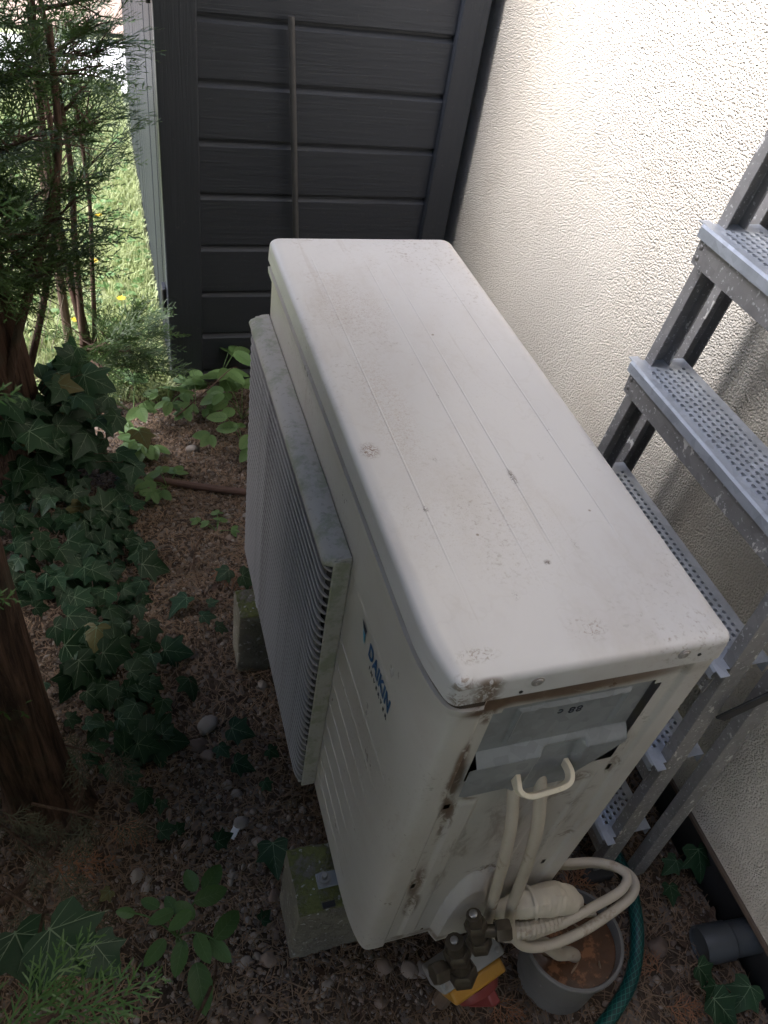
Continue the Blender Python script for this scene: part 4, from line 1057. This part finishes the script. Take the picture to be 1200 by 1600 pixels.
OVO = [(0, 0), (.10, .03), (.20, .13), (.235, .21), (.27, .30), (.262, .36), (.285, .44), (.265, .52), (.27, .58), (.225, .68), (.215, .74), (.13, .88), (0, 1)]
OVR = [((0, 0), (0, .95), 1.0)]+[((0, .1+.17*k), (.22-.02*k, .28+.17*k), .5) for k in range(4)]
OVW = leaf_mesh('oval_leaf', OVO, OVR, (WEED, WEEDV), .18, .35)
OVY = leaf_mesh('toothed_leaf', [(x*.92, y) for x, y in OVO], OVR, (YOUNG, WEEDV), .15, .35, .010)
def orient(o, p, tipdir, nrm, size):
    d = Vector(tipdir).normalized(); n = Vector(nrm); n = (n-d*n.dot(d)).normalized(); x = d.cross(n)
    M_ = Matrix((( x.x, d.x, n.x, p[0]), (x.y, d.y, n.y, p[1]), (x.z, d.z, n.z, p[2]), (0, 0, 0, 1)))
    o.matrix_local = M_ @ Matrix.Scale(size, 4)
def add_leaf(name, me, parent, p, tipdir, nrm, size):
    o = bpy.data.objects.new(name, me); COL.objects.link(o); o.parent = parent
    b = parent['base']; orient(o, (p[0]-b[0], p[1]-b[1], p[2]-b[2]), tipdir, nrm, size); return o
rl = random.Random(21)
def ivy(label, leaves, face=(0.15, -.35, 1.0), group='ivy patches', spread=.55, stem_to=None):
    """leaves: (x, y, z, size)"""
    cx = sum(l[0] for l in leaves)/len(leaves); cy = sum(l[1] for l in leaves)/len(leaves)
    t = thing('ivy_plant', label, 'ivy', (cx, cy, gh(cx, cy)), group)
    g = G()
    for (x, y, z, s) in leaves:
        n = Vector(face)+Vector((rl.uniform(-1, 1), rl.uniform(-1, 1), rl.uniform(-.2, .2)))*spread
        a = rl.uniform(-2.6, .9); d = Vector((math.cos(a), math.sin(a), rl.uniform(-.5, .1)))
        s *= rl.uniform(.62, .98)
        p = Vector((x, y, max(z, gh(x, y)+.012)))-d*s*.45
        add_leaf('leaf', rl.choice(IVM), t, p, d, n, s)
        q = p+Vector((rl.uniform(-.03, .03), rl.uniform(-.02, .03), 0)); q.z = gh(q.x, q.y)+.002 if stem_to is None else p.z-.06
        if stem_to is not None: q.x, q.y = q.x+(stem_to[0]-q.x)*.5, q.y+(stem_to[1]-q.y)*.5
        g.tube([p, (p+q)/2+Vector((0, 0, .012)), q], [.0011, .0012, .0014], 4, caps=False)
    stuff(g.build('stem', TWIG, t, smooth=60)); return t
IV = [(-0.395, 1.107, .095), (-0.319, 1.261, .1), (-0.253, 1.248, 0.08), (-0.318, 1.127, 0.087), (-0.221, 1.027, 0.126), (-0.369, 1.01, 0.1), (-0.434, 1.069, 0.085), (-0.529, 1.131, 0.096), (-0.459, 1.014, 0.109), (-0.355, 0.94, 0.082), (-0.186, 0.904, 0.089), (-0.32, 0.885, 0.088), (-0.402, 0.886, 0.097), (-0.311, 0.837, 0.071), (-0.369, 0.831, 0.071), (-0.406, 0.81, 0.11), (-0.268, 0.76, 0.069), (-0.2, 0.762, 0.108), (-0.327, 0.751, 0.085), (-0.383, 0.717, 0.099), (-0.283, 0.705, 0.068), (-0.255, 0.667, 0.052), (-0.178, 0.66, 0.067), (-0.314, 0.612, 0.066)]
mass = [(x, y, -.165+rl.uniform(-.02, .02), s) for x, y, s in IV]
for _ in range(170):
    y = rl.uniform(.50, 1.40); x = -.235-abs(rl.gauss(0, .13))-.05*(y-.6)
    mass.append((x, y, gh(x, y)+rl.uniform(.012, .07), rl.uniform(.04, .085)))
ivy('dense dark ivy mass spreading over the soil between the two big trunks', mass)
cl = []
for _ in range(80):
    z = rl.uniform(-.17, .12); a = rl.uniform(-1.9, .7); r = rl.uniform(.10, .17)
    cl.append((-.545+r*math.cos(a)+rl.uniform(0, .10), 1.48+r*math.sin(a), z, rl.uniform(.06, .11)))
cl += [(-.266, 1.348, -.08, .10), (-.223, 1.414, -.07, .09), (-.30, 1.42, -.03, .10), (-.26, 1.30, -.10, .09)]
ed = [(rl.uniform(-.66, -.40), rl.uniform(1.0, 1.36), 0, rl.uniform(.05, .09)) for _ in range(46)]
ed = [(x, y, gh(x, y)+rl.uniform(.015, .08), s) for x, y, _, s in ed]
ivy('ivy carpet at the left edge before the rear trunk', ed)
ivy('ivy climbing the foot of the rear trunk in overlapping dark leaves', cl, (.5, -.7, .6), stem_to=(-.545, 1.48))
ivy('five pointed ivy leaf with pale veins lying large on the bare soil', [(-.242, .539, -.18, .135)], spread=.15)
ivy('sprig of small ivy leaves on gravel at the foot of the front trunk', [(-.367, .492, -.18, .05), (-.318, .467, -.185, .052), (-.298, .419, -.19, .05), (-.269, .399, -.19, .045), (-.259, .351, -.19, .041), (-.234, .351, -.19, .036), (-.38, .252, -.19, .04)])
ivy('ivy trail creeping from under the fan guard toward the gravel', [(-.087, .531, -.185, .087), (-.132, .491, -.18, .057), (-.095, .446, -.18, .056), (-.03, .464, -.18, .04), (-.056, .396, -.185, .042)])
ivy('small ivy leaves around the top of the far concrete block', [(-.118, .846, -.17, .064), (-.066, .97, -.17, .06), (.002, .944, -.17, .06), (-.088, .812, -.18, .045), (-.10, .90, -.19, .05)])
ivy('single drooping ivy leaf beside the near mossy block', [(-.073, .234, -.16, .085), (-.155, .311, -.195, .05), (-.102, .153, -.195, .046)], (0, -.7, .7), spread=.3)
ivy('ivy sprig on brown needles at the foot of the house wall', [(.768, .029, -.16, .080), (.717, .047, -.185, .053), (.693, .001, -.19, .045)], spread=.3)
ivy('ivy sprig in the lower right corner below the grey drain pipe', [(.671, -.152, -.175, .078), (.673, -.211, -.175, .085), (.664, -.179, -.185, .062), (.72, -.20, -.18, .07)], spread=.35)
IVBIG = leaf_mesh('ivy_leaf_big', IVO[1], IVR, (IVY, IVYV), .13, .45, .009)
big = thing('ivy_plant', 'huge close up ivy leaf with white veins in the lower left corner', 'ivy', (-.42, .02, gh(-.42, .02)), 'ivy patches')
add_leaf('leaf', IVBIG, big, (-.40, .022, .345), (.75, -.75, -.25), (.25, -.45, 1), .095)
add_leaf('leaf', IVM[0], big, (-.352, -.002, .33), (.55, -.8, -.2), (.2, -.2, 1), .05)
add_leaf('leaf', IVM[1], big, (-.47, .10, .15), (.3, -.8, -.2), (.1, -.3, 1), .09)
g = G(); g.tube(smooth_path([(-.44, .10, gh(-.44, .1)), (-.45, .09, .05), (-.42, .07, .25), (-.397, .04, .345)], 5), .0022, 6); g.build('stem', TWIG, big)
# sprays close to the lens in the lower left corner
sp_ = thing('conifer_sprig', 'green conifer sprig on a brown twig in the bottom left corner', 'sprig', (-.46, -.09, .36))
g = G(); g.tube(smooth_path([(-.56, -.13, .36), (-.49, -.115, .40), (-.425, -.105, .43), (-.375, -.098, .445)], 4), [.006]*3+[.004]*8+[.002]*2 if False else .0035, 7); g.build('twig', TWIG, sp_)
stuff(join_sprays('foliage', [((-.44, -.108, .428), (1, .25, .1), (.1, -.5, 1), .10), ((-.41, -.10, .435), (.8, .7, .1), (.2, -.4, 1), .10), ((-.41, -.104, .437), (.9, -.5, .1), (0, -.4, 1), .10), ((-.375, -.098, .445), (1, .1, .15), (.1, -.5, 1), .10), ((-.47, -.112, .41), (.3, 1, .1), (.2, -.4, 1), .10)], YOUNG, sp_))

def compound(t, base, tip, leaves, me, lsz, mt=WEED):
    g = G(); P = smooth_path([base, (Vector(base)+Vector(tip))/2+Vector((0, 0, .02)), tip], 5); g.tube(P, [.0018]*len(P), 5)
    g.build('stem', mt, t, smooth=60)
# young shrub with toothed leaves in the foreground
sd_ = thing('young_shrub', 'young shrub with toothed green leaves in the lower left foreground', 'seedling', (-.27, .14, gh(-.27, .14)))
SL = [(-.23, .203, -.075, .050, 100), (-.192, .199, -.075, .060, 50), (-.198, .166, -.07, .062, 10), (-.247, .150, -.06, .05, 130), (-.267, .171, -.08, .042, 110), (-.301, .183, -.085, .040, 140), (-.342, .178, -.09, .036, 160), (-.177, .121, -.09, .066, 40), (-.223, .092, -.09, .052, -75), (-.196, .083, -.095, .052, -55), (-.262, .086, -.09, .054, -110), (-.232, .05, -.15, .080, -85), (-.255, .13, -.05, .045, -150), (-.285, .15, -.07, .045, -170), (-.30, .11, -.11, .05, -140)]
for x, y, z, s, a in SL:
    a = R_(a); d = Vector((math.cos(a), math.sin(a), -.15)); add_leaf('leaf', OVY, sd_, Vector((x, y, z))-d*s*.5, d, (rl.uniform(-.3, .3), -.35+rl.uniform(-.2, .2), 1), s)
g = G()
for q in ((-.215, .175, -.075), (-.20, .10, -.09), (-.285, .165, -.085), (-.25, .09, -.1), (-.335, .178, -.09)):
    g.tube(smooth_path([(-.262, .135, gh(-.26, .13)), (-.262, .135, -.14), ((q[0]-.262)/2, (q[1]+.135)/2, -.085), q], 4), .0016, 5)
g.build('stem', YOUNG, sd_)
# light green weeds in front of the shed
def weed(label, x, y, n, hgt, rad, size, seed):
    r = random.Random(seed); z = gh(x, y); t = thing('weed_plant', label, 'weed', (x, y, z), 'light green weeds near the shed'); g = G()
    for k in range(n):
        a = r.uniform(0, 6.28); rr_ = rad*r.uniform(.35, 1); q = Vector((x+rr_*math.cos(a), y+rr_*math.sin(a), z+hgt*r.uniform(.45, 1)))
        g.tube(smooth_path([(x, y, z), (x+.4*(q.x-x), y+.4*(q.y-y), z+.6*(q.z-z)), q], 4), .0012, 4)
        for b in (-1.0, 0, 1.0):
            aa = a+b+r.uniform(-.2, .2); d = Vector((math.cos(aa), math.sin(aa), r.uniform(-.35, .15)))
            add_leaf('leaf', OVW, t, q, d, (r.uniform(-.3, .3), r.uniform(-.6, .1), 1), size*r.uniform(.7, 1.15))
    g.build('stem', WEED, t, smooth=60)
weed('tall broad leaved weed against the shed boards, next to the fan guard', .03, 1.79, 5, .16, .07, .07, 1)
weed('broad leaved weed half hidden behind the fan guard edge', .09, 1.66, 6, .13, .09, .072, 2)
weed('low spreading weed left of the tall one by the shed corner', -.05, 1.70, 7, .08, .10, .05, 3)
weed('bright weed growing where the shed corner post meets the lawn', -.13, 1.74, 6, .09, .08, .045, 4)
weed('pair of upright yellow green leaves standing alone on bare soil', -.015, 1.535, 1, .06, .02, .06, 5)
weed('ragged weed drooping beside the guard over the rusty pipe', .07, 1.50, 5, .10, .07, .062, 6)
weed('low weed tuft at the left end of the rusty pipe', -.17, 1.36, 6, .05, .07, .045, 7)
weed('tiny weed seedlings on the soil before the rusty pipe', -.055, 1.17, 5, .025, .06, .03, 8)
weed('bushy weed under the slender cypress at the lawn edge', -.24, 1.72, 8, .10, .11, .06, 9)
weed('weed rosette between the rear trunk and the rusty pipe', -.20, 1.55, 6, .06, .08, .06, 10)

# ------------------------------------------------------------------ lawn
N = 52000
x = -.12-rng.random(N)**1.3*2.6; y = 1.78+rng.random(N)**1.25*3.1
kp = ~((y < 2.0) & (x < -.55)); x = x[kp]; y = y[kp]; N = len(x)
z = np.array([lh(a, b) if b > 1.95 else gh(a, b) for a, b in zip(x, y)])-.006
clump = np.array([noise.noise(Vector((a*5, b*5, 2))) for a, b in zip(x, y)])
hgt = (.022+.04*rng.random(N))*(1+.6*clump); az = rng.random(N)*6.283; lean = rng.random(N)*.9
dx, dy = np.cos(az), np.sin(az); w = .0016+.0022*rng.random(N)
P0 = np.stack([x, y, z], 1); sdv = np.stack([-dy, dx, 0*x], 1)*w[:, None]
P1 = P0+np.stack([dx*lean*hgt*.35, dy*lean*hgt*.35, hgt*.6], 1); P2 = P0+np.stack([dx*lean*hgt, dy*lean*hgt, hgt*(1-.3*lean)], 1)
V = np.stack([P0-sdv, P0+sdv, P1+sdv*.8, P1-sdv*.8, P2+sdv*.15, P2-sdv*.15], 1).reshape(-1, 3)
b = np.arange(N)*6; F = np.concatenate([np.stack([b, b+1, b+2, b+3], 1), np.stack([b+3, b+2, b+4, b+5], 1)])
o = stuff(npmesh('grass', V, F, GRASS)); tag(o, 'sunlit lawn grass with broad leaved weeds beyond the shed corner', 'grass')
# broad leaves in the lawn as one mass
vs = np.array([v.co[:] for v in OVW.vertices]); fs = [tuple(p.vertices) for p in OVW.polygons if p.material_index == 0]
tri = np.array([f for f in fs if len(f) == 3]); N = 2600
Vs = []; Fs = []
for k in range(N):
    a = -.14-random.random()**1.3*2.4; c = 1.85+random.random()**1.3*2.8
    f = frame((math.cos(k*2.4), math.sin(k*2.4), random.uniform(-.2, .5)), (random.uniform(-.4, .4), random.uniform(-.5, .3), 1))
    M_ = np.stack([-f[:, 1], f[:, 0], f[:, 2]], 1); s = random.uniform(.018, .05)
    Vs.append(vs*s @ M_.T+np.array([a, c, lh(a, c)+random.uniform(.004, .03)])); Fs.append(tri+k*len(vs))
o = stuff(npmesh('lawn_weeds', np.concatenate(Vs), np.concatenate(Fs), WEED, smooth=1)); tag(o, 'small broad leaves mixed through the bright lawn', 'weeds')
for k, (a, c) in enumerate([(-.245, 2.33), (-.30, 3.02), (-.33, 2.60), (-.40, 2.2)]):
    t = thing('yellow_flower', 'small yellow flower in the bright lawn beyond the hedge', 'flower', (a, c, lh(a, c)), 'yellow flowers in the lawn')
    g = G(); g.tube([(a, c, lh(a, c)), (a+.004, c, lh(a, c)+.05)], .001, 4); g.build('stalk', WEED, t)
    g = G(); top = Vector((a+.004, c, lh(a, c)+.052))
    for q in range(9):
        an = q*.698; d = Vector((math.cos(an), math.sin(an), .25)); s = Vector((-d.y, d.x, 0)); g.add([top, top+d*.011-s*.004, top+d*.018, top+d*.011+s*.004], [(0, 1, 2, 3)])
    g.build('petal', YFL, t, smooth=0)

# ------------------------------------------------------------------ loose ground cover
def ico(sub):
    bm = bmesh.new(); bmesh.ops.create_icosphere(bm, subdivisions=sub, radius=1); v = np.array([x.co[:] for x in bm.verts]); f = np.array([[q.index for q in p.verts] for p in bm.faces]); bm.free(); return v, f
def pebbles(N, smin, smax, sub, seed):
    r = np.random.default_rng(seed); bv, bf = ico(sub); Vs = []; Fs = []; mi = []; off = 0
    vars_ = [bv*(1+.22*np.array([noise.noise(Vector(v*1.3)+Vector((k*9.1, k, 0))) for v in bv])[:, None]) for k in range(8)]
    k = 0
    while k < N:
        a = r.uniform(-.62, .78); c = r.uniform(-.32, 1.85)
        dens = .25+.9*noise.noise(Vector((a*3.1, c*3.1, 7)))+ (.55 if (-.30 < a < .06 and c < .62) else 0)+(.35 if (-.12 < a < .2 and c > .85) else 0)+(.7 if (-.2 < a < .2 and c < .2) else 0) - (.25 if a > .45 else 0)
        if r.random() > dens: continue
        s = smin+(smax-smin)*r.random()**2.2; f = frame(r.normal(size=3), r.normal(size=3))
        v = (vars_[k % 8]*np.array([1, r.uniform(.6, .95), r.uniform(.4, .7)])*s) @ f.T
        v = v+np.array([a, c, gh(a, c)+s*.05]); Vs.append(v); Fs.append(bf+off); off += len(v); mi += [int(r.integers(0, 4))]*len(bf); k += 1
    return np.concatenate(Vs), np.concatenate(Fs), mi
V, F, mi = pebbles(5600, .003, .0092, 2, 3); V2, F2, mi2 = pebbles(13000, .0018, .0045, 1, 4)
o = stuff(npmesh('gravel', np.concatenate([V, V2]), np.concatenate([F, F2+len(V)]), PEB, None, mi+mi2, smooth=1)); tag(o, 'fine mixed gravel scattered over the brown soil', 'gravel')
N = 46000
a = rng.uniform(-.8, .78, N); c = rng.uniform(-.34, 1.95, N)
z = np.array([gh(p, q) for p, q in zip(a, c)])+rng.random(N)*.007+.001
ln = .005+.013*rng.random(N)**1.6; az = rng.random(N)*6.283; tl = rng.normal(0, .22, N); w = .0005+.0006*rng.random(N)
d = np.stack([np.cos(az), np.sin(az), tl], 1)*ln[:, None]; s = np.stack([-np.sin(az), np.cos(az), 0*az], 1)*w[:, None]; p = np.stack([a, c, z], 1)
bw = np.stack([0*az, 0*az, ln*.25], 1)
V = np.stack([p-d-s, p-d+s, p+s+bw, p-s+bw, p+d+s*.4, p+d-s*.4], 1).reshape(-1, 3); b = np.arange(N)*6
F = np.concatenate([np.stack([b, b+1, b+2, b+3], 1), np.stack([b+3, b+2, b+4, b+5], 1)])
o = stuff(npmesh('needle_litter', V, F, NEED)); tag(o, 'brown fallen conifer needles covering the soil', 'needle litter')
g = G()
for k in range(1500):
    x = random.uniform(-.6, .76); y = random.uniform(-.32, 1.8); l = random.uniform(.02, .075); an = random.uniform(0, 6.28); z = gh(x, y)+.004
    d = Vector((math.cos(an), math.sin(an), random.uniform(-.05, .12)))*l; e = Vector((random.uniform(-.2, .2), random.uniform(-.2, .2), 0))*l
    P0_ = Vector((x, y, z)); g.tube([P0_-d*.5, P0_+e*.3+Vector((0, 0, .003)), P0_+d*.5], [.0009, random.uniform(.001, .0017), .0006], 4)
o = stuff(g.build('twig_litter', simple('tan twig', (.15, .108, .07), .85, var=.6, vs=9), smooth=60)); tag(o, 'thin broken twigs strewn over the soil', 'twigs')
vs = np.array([v.co[:] for v in OVY.vertices]); tri = np.array([tuple(p.vertices) for p in OVY.polygons if p.material_index == 0 and len(p.vertices) == 3])
Vs = []; Fs = []; rq = np.random.default_rng(77)
for k in range(420):
    a = rq.uniform(-.65, .77); c = rq.uniform(-.32, 1.8); f = frame((math.cos(k*2.4), math.sin(k*2.4), rq.uniform(-.25, .25)), (rq.uniform(-.5, .5), rq.uniform(-.5, .5), 1))
    M_ = np.stack([-f[:, 1], f[:, 0], f[:, 2]*rq.uniform(.5, 2.5)], 1); sz = rq.uniform(.010, .032)
    Vs.append(vs*sz @ M_.T+np.array([a, c, gh(a, c)+rq.uniform(.003, .010)])); Fs.append(tri+k*len(vs))
o = stuff(npmesh('leaf_litter', np.concatenate(Vs), np.concatenate(Fs), simple('dead brown leaf', (.085, .050, .032), .7, var=.6, vs=14, trans=.1), smooth=1)); tag(o, 'dead brown leaves scattered over the soil', 'dead leaves')
# separate stones
bv, bf = ico(3)
STN = [(-.155, .583, .026), (-.18, .537, .02), (-.163, .511, .016), (-.133, .434, .011), (-.117, .412, .012), (-.117, .348, .018), (-.204, .361, .012), (-.189, .33, .010), (-.226, .328, .011), (-.324, .288, .015), (-.310, .262, .011), (-.078, .191, .014), (-.109, .087, .016), (-.129, .129, .011), (-.15, .093, .013), (-.014, .022, .013), (-.138, -.002, .015), (.091, .022, .018), (.135, .006, .017), (.158, 0, .015), (-.083, 1.52, .02), (-.024, 1.132, .015), (-.05, 1.18, .012), (-.16, 1.499, .013), (-.019, 1.232, .012), (.034, 1.224, .014), (.624, -.076, .022), (.07, -.03, .013), (-.09, .30, .012), (-.15, .25, .010), (-.02, .66, .013), (-.05, 1.02, .012)]
STL = {0: 'large brown stone beside the five pointed ivy leaf', 5: 'stone touching the white paper scrap', 9: 'larger of two stones between front trunk and young shrub', 10: 'smaller of two stones between front trunk and young shrub',
       11: 'stone lying left of the near mossy block', 17: 'left stone of the row below the unit and its valves', 18: 'middle stone of the row below the unit and its valves', 19: 'right stone of the row below the unit and its valves',
       25: 'stone near the weeds beyond the rusty pipe', 26: 'stone by the dry frond before the far block', 31: 'stone by the foot of the guard near the far block', 15: 'stone just below the near corner of the unit', 16: 'stone at the bottom edge between shrub and near block', 26: 'stone on open soil this side of the rusty pipe'}
stm = []
for k in range(5):
    v = bv*(1+.28*np.array([noise.noise(Vector(q*1.1)+Vector((k*7.7, 3, 1)))+.35*noise.noise(Vector(q*2.7)+Vector((k*7.7, 3, 1))) for q in bv])[:, None])
    me = bpy.data.meshes.new('stone_mesh'); me.from_pydata([tuple(q) for q in v], [], [tuple(int(i) for i in f) for f in bf]); me.materials.append(PEB[(k+1) % 4]); me.shade_smooth(); stm.append(me)
for k, (x, y, s) in enumerate(STN):
    o = bpy.data.objects.new('stone', stm[k % 5]); COL.objects.link(o); o.location = (x, y, gh(x, y)+s*.10); o.scale = (s, s*.8, s*.6); o.rotation_euler = (random.uniform(-.3, .3), random.uniform(-.3, .3), random.uniform(0, 6.3))
    lb = STL.get(k, 'small loose rounded stone lying on the soil among finer gravel')
    tag(o, lb, 'stone', 'loose stones on the soil')
# fallen sticks
for lab, pts, r in (('crooked brown stick standing out by the front trunk, lower left', [(-.60, .22, -.10), (-.52, .27, -.13), (-.45, .33, -.11), (-.41, .36, -.06), (-.395, .38, -.02)], .006),
                    ('long thin curved twig on the sunlit soil', [(-.10, 1.16, .0), (-.13, 1.06, .0), (-.12, .96, .0), (-.07, .90, .0)], .0028),
                    ('pale straight stalk lying across the soil toward the guard', [(-.07, 1.15, .0), (0, 1.10, .0), (.06, 1.05, .0)], .003),
                    ('dry grey stalk leaning in front of the shed corner', [(-.12, 1.60, -.15), (-.03, 1.62, -.08), (.05, 1.66, -.03), (.075, 1.68, -.035)], .0022),
                    ('brown twig crossing the bottom edge near the shrub', [(-.30, -.05, -.15), (-.25, .0, -.14), (-.21, .06, -.16), (-.2, .10, -.19)], .004),
                    ('thin bent twig below the near block', [(-.03, .04, .0), (.0, .0, .0), (.01, -.06, .0)], .0016),
                    ('reddish dry strip of bark by the house wall', [(.69, .10, .0), (.72, .0, .0), (.735, -.08, .0)], .006)):
    P = [Vector((x, y, gh(x, y)+.006 if z == 0 else z)) for x, y, z in pts]; P = smooth_path(P, 5); g = G(); g.tube(P, [r*(1-.5*i/len(P))*(1+.15*math.sin(i*1.7)) for i in range(len(P))], 7)
    tag(g.build('fallen_stick', TWIG, origin=P[0], smooth=60), lab, 'stick', 'fallen sticks')
for lab, x, y, s, az in (('orange brown dry frond on the soil before the far block', -.075, 1.02, .10, -1.2), ('dry brown frond hanging beside the yellow switch plate', .262, -.075, .085, -1.0),
                         ('dry brown frond under the cream cable loop by the ladder foot', .47, .045, .11, .4), ('dry brown frond on needles left of the drain pipe', .60, -.12, .08, 2.2),
                         ('dry brown frond at the bottom edge right of the hose', .58, -.17, .08, -.5), ('dry brown frond at the foot of the front trunk', -.36, .39, .09, -.8), ('dead frond below the trunk on the left', -.47, .33, .11, -.3)):
    o = join_sprays('dry_frond', [((0, 0, 0), (math.cos(az), math.sin(az), .12), (0, -.3, 1), s)], DRYF, None); o.location = (x, y, gh(x, y)+.016)
    tag(o, lab, 'dry frond', 'dry conifer fronds on the ground')
# dead sprays hanging low round the front trunk
dead = thing('dead_branch', 'dead bare branch with withered sprays left of the front trunk foot', 'branch', (-.60, .38, gh(-.6, .38)))
g = G(); items = []
for k in range(7):
    p = Vector((-.66+.03*k, .30+random.uniform(-.05, .25), -.12+random.uniform(0, .12))); q = p+Vector((random.uniform(.06, .16), random.uniform(-.12, .02), random.uniform(-.06, .02)))
    g.tube([p, (p+q)/2+Vector((0, 0, .01)), q], [.003, .0025, .0012], 5)
    for j in range(3): items.append((tuple(p.lerp(q, .4+.3*j)), (random.uniform(-.2, 1), random.uniform(-1, .2), -.2), (0, -.3, 1), random.uniform(.06, .10)))
stuff(g.build('twig', TWIG, dead)); stuff(join_sprays('withered_spray', items, simple('withered olive frond', (.055, .055, .03), .8, var=.4), dead))
g = G(); g.obox((-.134, .331, gh(-.134, .331)+.008), (Vector((.6, .8, .1)), Vector((-.8, .6, .2)), Vector((0, -.2, 1))), (.013, .007, .0016))
tag(g.build('paper_scrap', WHITEC, origin=(-.134, .331, GZ), bevel=.001), 'small folded white scrap lying on the gravel', 'scrap')
# diamond wire net behind the rear trunk
net = thing('wire_fence', 'tan diamond wire netting behind the rear trunk by the lawn', 'fence', (-.85, 2.06, GZ))
g = G(); px_ = .035
xs_ = np.arange(-1.5, -.40, px_)
for i, x in enumerate(xs_):
    for s in (1, -1):
        pts = []
        for j in range(13):
            zz = -.22+j*.055; pts.append((x+(px_/2)*(1 if (j % 2) else 0)*s, 2.06+.003*s, zz))
        g.tube(pts, .0011, 4, caps=False)
stuff(g.build('netting', WIRE, net, smooth=0))
for x in (-1.45, -.42):
    g = G(); g.tube([(x, 2.07, -.3), (x, 2.07, .48)], .014, 10); g.build('post', WOODP, net)
